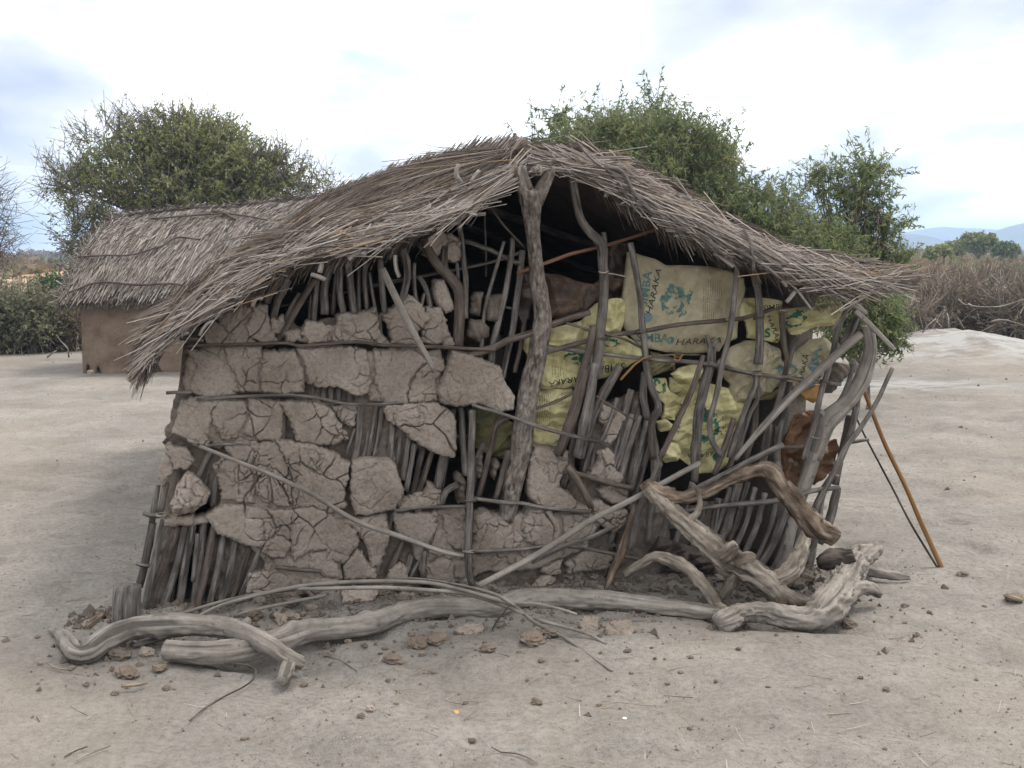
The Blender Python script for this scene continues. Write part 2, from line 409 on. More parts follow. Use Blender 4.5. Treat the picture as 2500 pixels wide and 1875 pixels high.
# ------------------------------------------------------------------ the ground, one sheet to the horizon
def sm(a, b, x):
    t = np.clip((x - a) / (b - a), 0, 1); return t * t * (3 - 2 * t)
ASH_C = at_depth(2330, 800, 17.8)
def ground_h(x, y):
    x = np.asarray(x, float); y = np.asarray(y, float)
    near = 1 - sm(9, 20, np.hypot(x, y - 4))
    h = .030 * fbm(x * .5, y * .5, 0, 2, 3) * near
    h = h + .023 * fbm(x * 2.2, y * 3.6, 0, 31, 3) * near + .006 * fbm(x * 9, y * 14, 0, 37, 2) * near
    dim = np.maximum(0, fbm(x * 3.1, y * 4.4, 0, 41, 2) - .18)
    h = h - .085 * dim * near
    # hoof and foot scuffs
    h = h - .018 * np.maximum(0, .35 - vor_edge(x * 4.2 + .3 * vn(x * 3, y * 3), y * 5.5, 9)) * near * (fbm(x * .9, y * .9, 0, 71, 2) > -.1)
    # rubble berm at the foot of the front wall
    u = (x - W0[0]) * WE[0] + (y - W0[1]) * WE[1]; n = (x - W0[0]) * WN[0] + (y - W0[1]) * WN[1]
    berm = np.exp(-((n - .06) / .18) ** 2) * sm(-.35, .1, u) * (1 - sm(3.1, 3.6, u))
    h = h + berm * (.035 + .05 * np.maximum(0, fbm(x * 6, y * 6, 0, 55, 3) + .2))
    # pale ash mound in front of the brush
    r = np.hypot((x - ASH_C[0]) / 2.1, (y - ASH_C[1]) / 2.6)
    h = h + .36 * np.exp(-r * r * 2.2) * (1 + .45 * fbm(x * 1.3, y * 1.3, 0, 5, 4)) + .05 * fbm(x * 2.4, y * 2.4, 0, 15, 4) * np.exp(-r * r * .35)
    h = h + .12 * np.exp(-(((x - ASH_C[0] + 1.9) / 1.6) ** 2 + ((y - ASH_C[1] - .6) / 1.6) ** 2))
    h = h + sm(18, 60, y) * .25 * fbm(x * .08, y * .08, 0, 77, 3)
    h = h - sm(40, 300, y) * 1.0
    return h
def axis(lo, hi, d, far, growth):
    a = list(np.arange(lo, hi + d / 2, d)); s = d
    while a[-1] < far: s *= growth; a.append(a[-1] + s)
    s = d; b = []
    x = lo
    while x > -far: s *= growth; x -= s; b.append(x)
    return np.array(b[::-1] + a)
gx = axis(-2.6, 2.8, .0165, 2500, 1.05)
gy = axis(3.2, 7.4, .0165, 2500, 1.035)
gy = gy[gy > -2500]
GX, GY = np.meshgrid(gx, gy)
GZ = ground_h(GX, GY)
ny, nx = GX.shape
gi = (np.arange(ny - 1)[:, None] * nx + np.arange(nx - 1)[None])
GQ = np.stack([gi, gi + 1, gi + nx + 1, gi + nx], -1).reshape(-1, 4)
rr_ = np.hypot((GX - ASH_C[0]) / 2.6, (GY - ASH_C[1]) / 2.4)
a2 = np.hypot((GX - at_depth(2080, 900, 14)[0]) / 2.1, (GY - 13.6) / 1.0)
ash = np.clip(1.1 * np.exp(-rr_ ** 2 * 1.2) + 1.0 * np.exp(-a2 ** 2 * 1.5), 0, 1.2)
def ground_build(nt, b):
    p = geo_pos(nt)
    a = noise(nt, p, 1.3, 6, .6); f = noise(nt, p, 42.0, 8, .72); g = noise(nt, p, 9.0, 5, .65); sp = noise(nt, p, 150.0, 3, .6)
    c = ramp(nt, a, [(.3, (.196, .179, .159)), (.52, (.248, .228, .204)), (.72, (.298, .275, .247))])
    c = mixc(nt, .5, c, ramp(nt, g, [(.3, (.72, .71, .69)), (.65, (1.08, 1.07, 1.05))]), 'MULTIPLY')
    c = mixc(nt, .55, c, ramp(nt, f, [(.32, (.42, .41, .40)), (.5, (.95, .95, .95)), (.66, (1.25, 1.25, 1.25))]), 'MULTIPLY')
    c = mixc(nt, ramp(nt, sp, [(.62, (0, 0, 0)), (.75, (.65, .65, .65))]), c, (.085, .068, .055))
    sw = noise(nt, scaled(nt, p, (.9, .35, 1)), .6, 4)
    c = mixc(nt, ramp(nt, sw, [(.5, (0, 0, 0)), (.7, (.35, .35, .35))]), c, (.30, .235, .175))
    ashf = nd(nt, 'ShaderNodeAttribute', attribute_name='ash').outputs['Fac']
    an = noise(nt, scaled(nt, p, (1.6, 3.2, 2.0)), 1.0, 8, .68)
    am = nd(nt, 'ShaderNodeMath', operation='MULTIPLY'); nt.links.new(ashf, am.inputs[0]); nt.links.new(ramp(nt, an, [(.40, (.05, .05, .05)), (.60, (1.15, 1.15, 1.15))]), am.inputs[1])
    c = mixc(nt, ramp(nt, am.outputs[0], [(.2, (0, 0, 0)), (.75, (.92, .92, .92))]), c, (.34, .332, .316))
    nt.links.new(c, b.inputs['Base Color']); b.inputs['Roughness'].default_value = 1.0; b.inputs['Specular IOR Level'].default_value = .05
    bump(nt, b, mixc(nt, .5, f, sp), 1.0, .016)
M['ground'] = mat('dusty grey sand', ground_build)
ground = obj('ground', fastmesh('ground', np.stack([GX, GY, GZ], -1), GQ, True, {'ash': ash.ravel()}), M['ground'], kind='structure')
del GX, GY, GZ, GQ, gi

def gh1(x, y): return float(ground_h(np.array([x]), np.array([y]))[0])

# ------------------------------------------------------------------ far land: mountains, earth bank, the air
def hill(name, Y, prof, depth, c0, c1):
    """a ridge built from (photo x, photo y of its skyline) pairs, with a real body of the given depth"""
    xs = np.linspace(prof[0][0], prof[-1][0], 70); ys = np.interp(xs, [p[0] for p in prof], [p[1] for p in prof])
    rows = 9; V = []
    for k in range(rows):
        f = k / (rows - 1); hgt = math.sin(math.pi * f) ** .8
        for x, y in zip(xs, ys):
            p = at_depth(x, y, Y); q = p.copy(); q[1] = Y + (f - .5) * depth
            e = hgt * (1 + .22 * (fbm(np.array([p[0] * 6 / Y * 3]), np.array([f * 4.0]), 0, 3, 3)[0]) * (1 - hgt))
            q[2] = -6 + (p[2] + 6) * e; V.append(q)
    n = len(xs); i = (np.arange(rows - 1)[:, None] * n + np.arange(n - 1)[None])
    me = fastmesh(name, V, np.stack([i, i + 1, i + n + 1, i + n], -1).reshape(-1, 4))
    def f(nt, b):
        nt.links.new(ramp(nt, noise(nt, geo_pos(nt), .02 if Y > 500 else .5, 6, .65), [(.35, c0), (.65, c1)]), b.inputs['Base Color'])
    return obj(name, me, mat(name + ' slope', f), kind='structure')
hill('mountain', 2350, [(1700, 606), (1950, 590), (2180, 572), (2250, 560), (2300, 553), (2350, 557), (2400, 558), (2450, 562), (2560, 575), (2700, 590), (2900, 606)], 300, (.06, .075, .05), (.12, .11, .08))
hill('mountain', 1500, [(2290, 612), (2380, 590), (2440, 565), (2480, 549), (2520, 540), (2600, 525), (2700, 520), (2900, 560), (3100, 606)], 260, (.06, .07, .045), (.12, .11, .08))
hill('mountain', 1350, [(1900, 606), (2100, 585), (2200, 570), (2230, 571), (2260, 577), (2300, 592), (2330, 606)], 220, (.06, .07, .045), (.12, .11, .08))

bank_x = np.linspace(-420, 420, 160)
top = np.interp(bank_x, [-420, -60, 10, 40, 90, 150, 185, 240, 420], [700, 690, 686, 667, 661, 653, 651, 655, 672]) + 3.0 * fbm(bank_x * .05, 0, 0, 8, 3)
V = []
for r_, (f, dY, lean) in enumerate([(0, 0, 1.6), (.28, 0, 1.0), (.62, 0, .5), (.90, 0, .12), (.955, 0, -.28), (1.0, 0, -.1), (1.03, 3, 0), (1.0, 12, 0)]):
    for x, y in zip(bank_x, top):
        p = at_depth(x, y, 38); q = p.copy()
        q[1] = 38 + dY - lean * (1 + .3 * math.sin(x * .09)) + .5 * float(fbm(np.array([x * .06]), np.array([f * 5]), 0, 9, 3)[0]); q[2] = -.4 + (p[2] + .4) * f; V.append(q)
n = len(bank_x); i = (np.arange(7)[:, None] * n + np.arange(n - 1)[None])
def bank_mat(nt, b):
    p = geo_pos(nt); z = nd(nt, 'ShaderNodeSeparateXYZ'); nt.links.new(p, z.inputs[0])
    band = noise(nt, scaled(nt, p, (.6, .6, 9)), 1.0, 5)
    c = ramp(nt, band, [(.35, (.40, .27, .19)), (.5, (.50, .37, .28)), (.62, (.40, .24, .12))])
    nt.links.new(c, b.inputs['Base Color']); bump(nt, b, noise(nt, p, 6, 5), .8, .1)
obj('earth_bank', fastmesh('earth_bank', V, np.stack([i, i + 1, i + n + 1, i + n], -1).reshape(-1, 4)), mat('eroded red earth', bank_mat), kind='structure')

# ------------------------------------------------------------------ the near hut
hut = thing('mud_hut', 'collapsing mud and stick hut with grey thatched gable roof in the foreground', 'hut', tuple(W0 + WE * 1.6))
DEPTHV = np.array([-1.69, 4.6, 0.0])

def poly_sdf(px, py, poly):
    d = np.full(px.shape, 1e9); inside = np.zeros(px.shape, bool); n = len(poly)
    for i in range(n):
        a = poly[i]; b = poly[(i + 1) % n]; e = b - a; L2 = e @ e + 1e-12
        t = np.clip(((px - a[0]) * e[0] + (py - a[1]) * e[1]) / L2, 0, 1)
        d = np.minimum(d, np.hypot(px - a[0] - t * e[0], py - a[1] - t * e[1]))
        c = ((a[1] > py) != (b[1] > py)) & (px < (b[0] - a[0]) * (py - a[1]) / (b[1] - a[1] + 1e-12) + a[0])
        inside ^= c
    return np.where(inside, d, -d)
SLAB_N = [0]
def sheet(name, tile, pts, off, hfun, jag=.01, cell=.0075, skirt=.025, jf=38.0, grow=0.0):
    """relief piece on the wall plane: outline from pts (ragged by jag), front surface from hfun(u, v, d)"""
    SLAB_N[0] += 1; sd = SLAB_N[0]
    poly = np.array([wall_uv(on_wall(*src(tile, x, y), off)) for x, y in pts])
    lo, hi = poly.min(0) - .02, poly.max(0) + .02
    U, V = np.meshgrid(np.arange(lo[0], hi[0], cell), np.arange(lo[1], hi[1], cell))
    def dist(u, v):
        return poly_sdf(u, v, poly) + jag * fbm(u * jf, v * jf, sd * 1.3, 61, 3) - jag * .2 + grow
    d = dist(U, V)
    gy_, gx_ = np.gradient(d, cell)
    ny, nx = U.shape
    q = (d[:-1, :-1] > 0) | (d[1:, :-1] > 0) | (d[:-1, 1:] > 0) | (d[1:, 1:] > 0)
    g2 = gx_ ** 2 + gy_ ** 2 + .15
    mv = np.where(d < 0, -d, 0)
    du = np.clip(mv * gx_ / g2, -1.3 * cell, 1.3 * cell); dv = np.clip(mv * gy_ / g2, -1.3 * cell, 1.3 * cell)
    U2, V2 = U + du, V + dv; d2 = np.maximum(dist(U2, V2), 0)
    Hh = hfun(U2, V2, d2, sd)
    idx = np.arange(ny * nx).reshape(ny, nx)
    Q = np.stack([idx[:-1, :-1], idx[:-1, 1:], idx[1:, 1:], idx[1:, :-1]], -1)[q]
    if len(Q) == 0: return None, None, None
    E = np.concatenate([Q[:, [0, 1]], Q[:, [1, 2]], Q[:, [2, 3]], Q[:, [3, 0]]])
    key = np.sort(E, 1); key = key[:, 0].astype(np.int64) * (ny * nx) + key[:, 1]
    _, inv, cnt = np.unique(key, return_inverse=True, return_counts=True)
    be = E[cnt[inv] == 1]
    P = wall_p(U2.ravel(), V2.ravel(), off + Hh.ravel())
    used = np.unique(Q); remap = np.full(ny * nx, -1); remap[used] = np.arange(len(used))
    bv = np.unique(be); rb = np.full(ny * nx, -1); rb[bv] = len(used) + np.arange(len(bv))
    PB = wall_p(U2.ravel()[bv], V2.ravel()[bv], off + Hh.ravel()[bv] - skirt)
    SK = np.column_stack([remap[be[:, 1]], remap[be[:, 0]], rb[be[:, 0]], rb[be[:, 1]]])
    me = fastmesh(name, np.vstack([P[used], PB]), [remap[Q], SK])
    def H(u, v): return off + hfun(u, v, np.maximum(dist(u, v), 0), sd)
    return me, H, poly
def crack(u, v, sd=0):
    wu = u + .055 * fbm(u * 6, v * 6, 1, 7, 2) + .010 * vn(u * 34, v * 34, 2, 17); wv = v + .055 * fbm(u * 6, v * 6, 9, 8, 2) + .010 * vn(u * 34, v * 34, 6, 18)
    m1 = np.clip(.22 + 2.0 * fbm(u * 4, v * 4, 2, 12, 2), 0, 1)
    m2 = np.clip(-.12 + 2.6 * fbm(u * 6, v * 6, 5, 13, 2), 0, 1)
    m3 = np.clip(-.45 + 2.8 * fbm(u * 9, v * 9, 5, 23, 2), 0, 1)
    c1 = np.clip(1.15 - vor_edge(wu * 4.6, wv * 5.0, 3) / .024, 0, 1) * m1
    c2 = np.clip(1.15 - vor_edge(wu * 10.5, wv * 10, 4) / .042, 0, 1) * m2
    c3 = np.clip(1.15 - vor_edge(wu * 21, wv * 19, 6) / .085, 0, 1) * m3
    return np.maximum(np.maximum(c1, c2 * .75), c3 * .5)
def mud_h(T, edge=.013, wav=.010, cr=.014, tu=0.0, tv=0.0):
    def f(u, v, d, sd):
        uc, vc = (u.mean(), v.mean()) if not hasattr(f, 'c') else f.c
        f.c = (uc, vc)
        h = T * (1 - np.exp(-d / edge)) + wav * fbm(u * 5, v * 5, sd * .7, 3, 3) + .0035 * fbm(u * 45, v * 45, 0, 4, 3)
        h = h - cr * crack(u, v) + tu * (u - uc) + tv * (v - vc)
        return h - .012 * (d < 1e-6)
    return f
def raw_h(T, edge=.02, amp=.03, f1=14.0):
    def f(u, v, d, sd):
        return T * (1 - np.exp(-d / edge)) + amp * fbm(u * f1, v * f1, sd, 3, 4, .6) + amp * .4 * np.abs(vn(u * 40, v * 40, sd, 7))
    return f

SLABS = [  # tile, outline, thickness, lift (distance in front of the pole layer)
 ('A', [(830,650),(1000,580),(1010,640),(1015,700),(950,770),(900,760),(860,710)], .04, .03),
 ('A', [(1090,590),(1170,575),(1180,640),(1215,760),(1250,830),(1150,840),(1060,790),(1040,720),(1080,660)], .045, .03),
 ('A', [(1020,600),(1075,590),(1070,660),(1030,710),(1020,680)], .03, .02),
 ('A', [(790,690),(850,720),(890,780),(1000,790),(1040,740),(1050,800),(1090,835),(900,855),(760,850),(740,800)], .03, .015),
 ('A', [(610,890),(690,905),(880,985),(860,1030),(930,1195),(960,1215),(760,1235),(630,1190),(635,1120),(680,1000)], .05, .02),
 ('A', [(700,880),(880,870),(900,960),(870,990),(720,920)], .04, .015),
 ('A', [(885,880),(1020,862),(1140,880),(1150,935),(1115,1000),(1125,1200),(980,1192),(955,1050),(905,1000)], .045, .03),
 ('A', [(1165,915),(1380,905),(1450,1050),(1440,1195),(1320,1213),(1170,1203),(1145,1170),(1145,1020)], .05, .035),
 ('A', [(1410,895),(1780,875),(1895,900),(1930,1130),(1900,1210),(1840,1215),(1680,1150),(1550,1160),(1480,1120),(1470,1010)], .055, .045),
 ('s', [(913,857),(1010,852),(1040,880),(1012,905),(995,940),(990,980),(937,982),(918,935)], .05, .035),
 ('s', [(1018,852),(1080,880),(1085,905),(1060,925),(1066,975),(998,982),(1000,945),(1020,908),(1047,884)], .05, .03),
 ('s', [(1104,859),(1148,869),(1220,899),(1228,930),(1254,968),(1251,998),(1214,1005),(1166,981),(1115,991),(1076,978),(1068,951),(1088,915)], .06, .07),
 ('A', [(630,1245),(850,1240),(870,1290),(790,1310),(780,1400),(755,1580),(640,1560),(515,1490),(560,1330)], .05, .03),
 ('A', [(850,1262),(1020,1272),(1048,1330),(1018,1430),(960,1528),(860,1530),(805,1430),(802,1335)], .05, .035),
 ('A', [(1050,1245),(1265,1270),(1305,1330),(1285,1450),(1278,1540),(1130,1540),(1005,1490),(1062,1400)], .045, .03),
 ('A', [(1282,1272),(1560,1275),(1650,1335),(1760,1530),(1660,1570),(1540,1570),(1400,1540),(1380,1460),(1335,1370)], .05, .04),
 ('A', [(1660,1312),(1830,1302),(1800,1440),(1740,1420)], .035, .02),
 ('E', [(420,262),(790,252),(890,330),(912,380),(915,560),(900,632),(830,620),(740,580),(600,500),(540,430),(440,370),(415,310)], .055, .05),
 ('A', [(790,1545),(960,1540),(1120,1555),(1100,1590),(800,1590)], .03, .015),
 ('D', [(900,-30),(1060,-10),(1090,80),(1045,130),(960,112),(935,40)], .045, .03),
 ('D', [(855,200),(880,30),(905,20),(940,60),(950,130),(880,240)], .04, .02),
 ('D', [(1250,110),(1330,50),(1500,100),(1560,170),(1540,230),(1520,370),(1310,340),(1290,200)], .05, .045),
 ('D', [(1335,-20),(1690,-60),(1750,50),(1785,170),(1805,290),(1795,410),(1600,360),(1545,280),(1575,185),(1400,60)], .05, .045),
 ('D', [(1700,-70),(1960,-40),(2110,30),(2212,100),(2205,220),(2175,300),(2192,405),(2080,440),(1960,390),(1822,408),(1822,200),(1770,60)], .055, .05),
 ('D', [(1190,480),(1320,392),(1455,392),(1470,480),(1600,492),(1602,680),(1540,690),(1420,650),(1280,590)], .05, .05),
 ('D', [(1612,492),(1700,482),(1788,560),(1788,700),(1750,762),(1660,758),(1605,720),(1622,650)], .05, .045),
 ('D', [(1480,400),(1800,425),(1800,540),(1710,474),(1600,480),(1485,470)], .045, .04),
 ('D', [(1812,420),(1960,402),(2080,452),(2160,560),(2140,640),(2080,715),(1950,708),(1832,775),(1802,700)], .05, .045),
 ('D', [(1645,765),(1815,770),(1835,825),(1700,830)], .035, .03),
 ('D', [(1950,730),(2080,722),(2120,800),(2148,900),(2050,905),(1980,850),(1942,830)], .045, .035),
 ('D', [(1500,890),(1700,862),(1780,900),(1790,980),(1660,1020),(1560,1010),(1482,1012)], .045, .03),
 ('D', [(1472,1032),(1650,1035),(1780,1075),(1900,1100),(1880,1172),(1560,1160),(1482,1130)], .05, .03),
 ('D', [(1805,890),(1868,950),(1800,975),(1785,915)], .03, .025),
 ('D', [(1880,920),(2130,920),(2140,1000),(2200,1100),(2150,1150),(2000,1160),(1980,1060),(1905,1000)], .05, .03),
 ('E', [(182,672),(280,650),(430,660),(480,700),(500,780),(540,870),(520,930),(478,1000),(300,1040),(205,1042),(172,940)], .06, .06),
 ('E', [(500,955),(690,890),(730,832),(800,880),(810,980),(660,1008),(500,1018)], .045, .035),
 ('E', [(482,1032),(560,1040),(640,1035),(782,1032),(770,1150),(720,1250),(560,1230),(500,1180)], .05, .04),
 ('E', [(120,1092),(408,1045),(428,1130),(438,1200),(380,1400),(322,1420),(292,1280),(222,1165)], .05, .045),
 ('E', [(-10,1085),(110,1092),(205,1170),(212,1260),(112,1390),(30,1370),(-10,1380)], .05, .045),
 ('E', [(122,1400),(212,1292),(288,1400),(350,1442),(330,1500),(125,1510)], .05, .035),
 ('E', [(-15,1392),(70,1422),(98,1500),(-10,1505)], .04, .03),
 ('E', [(830,1050),(975,1022),(980,1290),(930,1300),(862,1240),(842,1150)], .05, .035),
 ('E', [(1062,1060),(1120,1032),(1260,1100),(1330,1140),(1400,1220),(1350,1288),(1200,1300),(1055,1310)], .05, .04),
 ('E', [(1402,1120),(1450,1010),(1600,1010),(1660,1110),(1672,1180),(1650,1260),(1560,1275),(1432,1240)], .055, .05),
 ('E', [(1460,650),(1490,570),(1720,600),(1720,680),(1660,800),(1650,850),(1760,920),(1790,970),(1890,1010),(1880,1028),(1700,1008),(1520,980),(1452,920),(1442,830)], .055, .05),
 ('E', [(1682,1050),(1880,1040),(1960,1100),(1900,1200),(1790,1265),(1702,1240),(1692,1140)], .045, .03),
 ('E', [(1045,1340),(1250,1332),(1260,1370),(1160,1440),(1055,1490)], .04, .03),
 ('E', [(1264,1325),(1350,1322),(1330,1400),(1275,1380)], .035, .025),
 ('E', [(1362,1322),(1480,1322),(1385,1420),(1345,1400)], .035, .02),
 ('E', [(702,1400),(890,1372),(898,1530),(720,1502)], .045, .03),
 ('E', [(905,1390),(985,1392),(1005,1520),(912,1502)], .04, .03),
 ('E', [(742,1165),(840,1160),(900,1292),(935,1340),(880,1365),(722,1312)], .04, .025),
 ('E', [(1550,1422),(1680,1382),(1660,1470),(1600,1480),(1540,1462)], .04, .02),
 ('E', [(1722,1402),(1850,1312),(2040,1362),(2000,1440),(1850,1450),(1740,1470)], .04, .02),
 ('E', [(450,1452),(520,1402),(568,1440),(570,1510),(430,1512)], .035, .02),
 ('E', [(1960,600),(2010,580),(2050,620),(2060,720),(2120,780),(2110,830),(1990,800),(1890,760),(1960,680)], .03, .035),
 ('E', [(1980,270),(2060,290),(2130,350),(2100,420),(2030,540),(1990,520),(2010,430),(1960,360)], .03, .035),
 ('E', [(1905,960),(1960,960),(2060,1030),(2150,1030),(2140,1110),(2060,1165),(1930,1100)], .035, .06),
 ('E', [(1960,880),(2060,850),(2160,890),(2140,950),(2060,960),(1990,930)], .03, .05),
 ('A', [(1690,660),(1960,610),(1980,700),(1990,790),(1940,838),(1660,830),(1660,790),(1700,720)], .05, .03),
 ('A', [(1460,700),(1590,710),(1640,790),(1640,830),(1490,842),(1440,780)], .045, .025),
 ('A', [(1310,770),(1420,760),(1440,830),(1330,830)], .03, .02),
 ('A', [(1590,722),(1680,730),(1650,780),(1600,770)], .03, .035),
 ('B', [(250,1240),(340,1190),(420,1160),(470,1210),(540,1300),(490,1350),(510,1420),(480,1450),(320,1430),(300,1330)], .05, .03),
 ('B', [(230,1372),(290,1440),(182,1450)], .04, .025),
 ('B', [(380,1150),(430,1100),(510,1150),(580,1260),(540,1300),(470,1210)], .045, .02),
 ('B', [(530,720),(620,650),(740,660),(800,690),(800,840),(740,850),(700,820),(690,740),(640,800),(600,830),(560,790)], .05, -.03),
 ('B', [(630,990),(690,990),(720,1080),(760,1190),(700,1220),(650,1150),(620,1080)], .05, -.02),
 ('B', [(690,1420),(740,1400),(765,1450),(690,1472)], .05, .03),
 ('B', [(560,1190),(660,1190),(700,1290),(720,1380),(640,1440),(520,1420)], .04, -.02),
 ('A', [(1220,690),(1290,660),(1310,700),(1260,770),(1222,762)], .035, .01),
 ('D', [(890,490),(1080,480),(1090,530),(900,542)], .05, .04),
 ('D', [(1095,490),(1222,482),(1200,520),(1100,526)], .04, .02),
]
for k, (tl, pts, T, lift) in enumerate(SLABS):
    r1, r2 = random.uniform(-.05, .05), random.uniform(-.06, .06); calm = .35 if pts[0] in ((182, 672), (1104, 859)) else 1.0
    lift = .030 + (lift - .035) * .55
    me, H, poly = sheet('mud_slab', tl, pts, lift - .012, mud_h(T * .55, random.uniform(.003, .006), .006, calm * random.uniform(.024, .032), r1 * .4, r2 * .4), jag=.012, cell=.0038, skirt=T + .02, jf=58, grow=.0105)
    if me: child('mud_slab', me, M['mud'], hut)
COAT = [[(462,856),(1075,853),(1088,900),(1072,982),(900,983),(885,945),(745,935),(735,963),(445,962),(450,900)], [(440,972),(700,974),(690,1072),(560,1085),(432,1075),(428,1040)],
        [(530,1112),(700,1088),(790,1102),(850,1140),(842,1250),(835,1420),(645,1490),(640,1370),(602,1330),(522,1268),(545,1190)], [(955,1245),(1128,1242),(1128,1425),(1030,1428),(1000,1330)],
        [(1165,1255),(1440,1240),(1440,1335),(1300,1395),(1165,1400)], [(540,765),(630,745),(670,830),(560,838),(510,830)], [(735,800),(920,790),(920,832),(735,835)]]
for pts in COAT:
    me, H, poly = sheet('mud_coat', 's', pts, .004, mud_h(.022, .006, .009, .02), jag=.018, cell=.006, skirt=.03, jf=30)
    child('mud_coat', me, M['mud'], hut)
# moulded lumps with finger grooves, and the one crumbling clod stuck at the left corner
def groove_h(T, f1, ang):
    def f(u, v, d, sd):
        w = u * math.cos(ang) + v * math.sin(ang)
        return T * (1 - np.exp(-d / .015)) + .014 * np.abs(np.sin(w * f1 + 2 * fbm(u * 6, v * 6, sd, 3, 2))) + .012 * fbm(u * 30, v * 30, sd, 3, 3)
    return f
for tl, pts, ang in [('B', [(880,1160),(910,1060),(970,1070),(960,1180),(950,1250),(870,1220)], .3), ('B', [(990,1100),(1110,1080),(1110,1180),(1080,1290),(990,1270)], .05),
                     ('B', [(840,1400),(880,1260),(965,1262),(1020,1340),(1000,1400),(940,1432)], .4), ('E', [(1070,640),(1120,600),(1120,760),(1080,800),(1060,740)], 1.2),
                     ('E', [(1170,680),(1220,650),(1245,690),(1200,810),(1170,770)], 1.2), ('E', [(910,770),(950,750),(990,800),(1000,960),(930,980),(915,880)], 1.3),
                     ('L', [(1830,720),(1960,760),(1960,830),(1900,920),(1800,1040),(1740,1040),(1790,850)], .6)]:
    me, H, poly = sheet('mud_lump', tl, pts, -.02, groove_h(.05, 95, ang), jag=.012, cell=.006, skirt=.07)
    if me: child('mud_lump', me, M['mud_raw'], hut)
me, H, poly = sheet('crumbling_clod', 'D', [(920,400),(980,230),(1050,150),(1130,190),(1220,310),(1190,370),(1090,470),(960,460)], .03,
                    lambda u, v, d, sd: .09 * (1 - np.exp(-d / .05)) + .02 * np.abs(fbm(u * 30, v * 14, 3, 2, 4)) - .022 * np.clip(1 - vor_edge(u * 26 + .5 * vn(u * 20, v * 20), v * 22, 5) / .12, 0, 1),
                    jag=.015, cell=.0055, skirt=.10)
child('mud_clod', me, M['mud_pale'], hut, label='crumbling pale mud lump stuck at the left corner of the wall')
# raw fill behind the slabs and between the poles
FILL = [('s', [(455,860),(1080,860),(1110,990),(1060,1000),(1035,1060),(1010,1090),(985,1105),(985,1200),(1000,1235),(1040,1290),(1040,1475),(520,1475),(560,1340),(530,1300),(500,1200),(440,1150),(400,1060),(430,960)]),
        ('s', [(1030,1260),(1440,1235),(1500,1330),(1450,1470),(1040,1475)]),
        ('s', [(1280,1100),(1400,1100),(1420,1180),(1440,1240),(1290,1240)]),
        ('D', [(850,690),(900,640),(1000,560),(1600,700),(1500,900),(1400,1100),(1220,1100),(1190,900),(1150,760),(1000,760),(880,860)]),
        ('A', [(740,690),(1180,570),(1260,760),(1310,850),(1200,880),(740,880)]),
        ('s', [(1440,985),(1560,960),(1570,1130),(1540,1240),(1400,1240),(1430,1100)]),
        ('s', [(1510,1240),(1620,1220),(1640,1330),(1600,1420),(1500,1420)]),
        ('s', [(1690,1240),(1790,1220),(1760,1330),(1700,1380),(1650,1330)]),
        ('A', [(1240,690),(1320,660),(1460,740),(1540,690),(1700,640),(1760,700),(1650,850),(1260,850)])]
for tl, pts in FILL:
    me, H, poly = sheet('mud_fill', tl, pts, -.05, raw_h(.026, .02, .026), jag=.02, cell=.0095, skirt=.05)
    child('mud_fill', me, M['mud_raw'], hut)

# side and back walls, only seen as darkness between the poles
def plain_wall(name, a, b, h0, h1, th=.10, lean=0.0):
    a = np.array(a); b = np.array(b); L = np.linalg.norm(b - a); e = (b - a) / L; nn = np.array([-e[1], e[0], 0])
    nu, nv = int(L / .06), 22
    U, V = np.meshgrid(np.linspace(0, L, nu), np.linspace(0, 1, nv))
    Z = V * (h0 + (h1 - h0) * U / L)
    hh = th / 2 + .012 * fbm(U * 6, Z * 6, 3, 5, 3) - .015 * crack(U, Z)
    f = a + e * U[..., None] + ZUP * Z[..., None] + nn * hh[..., None]
    g = a + e * U[..., None] + ZUP * Z[..., None] - nn * hh[..., None]
    idx = np.arange(nu * nv).reshape(nv, nu); N = nu * nv
    Q = np.stack([idx[:-1, :-1], idx[:-1, 1:], idx[1:, 1:], idx[1:, :-1]], -1).reshape(-1, 4)
    rim = np.concatenate([idx[0, :], idx[1:, -1], idx[-1, -2::-1], idx[-2:0:-1, 0]]); r2 = np.roll(rim, -1)
    S = np.column_stack([r2, rim, rim + N, r2 + N])
    W_ = np.vstack([f.reshape(-1, 3), g.reshape(-1, 3)]); W_ = W_ + WE * (W_[:, 2:3] * lean)
    return child(name, fastmesh(name, W_, [Q, Q[:, ::-1] + N, S]), M['mud'], hut)
c_fl = W0 + WE * .075 - WN * .10; c_fr = W0 + WE * (np.linalg.norm(BR - BL) - .08) - WN * .12
D4 = DEPTHV * .93
plain_wall('side_wall', c_fl, c_fl + D4 + np.array([.42, 0, 0]), 1.27, 1.36, lean=.16)
plain_wall('side_wall', c_fr, c_fr + D4, 1.5, 1.5, lean=.06)
plain_wall('back_wall', c_fl + D4 + np.array([.45, 0, 0]), c_fr + D4, 1.3, 1.2)

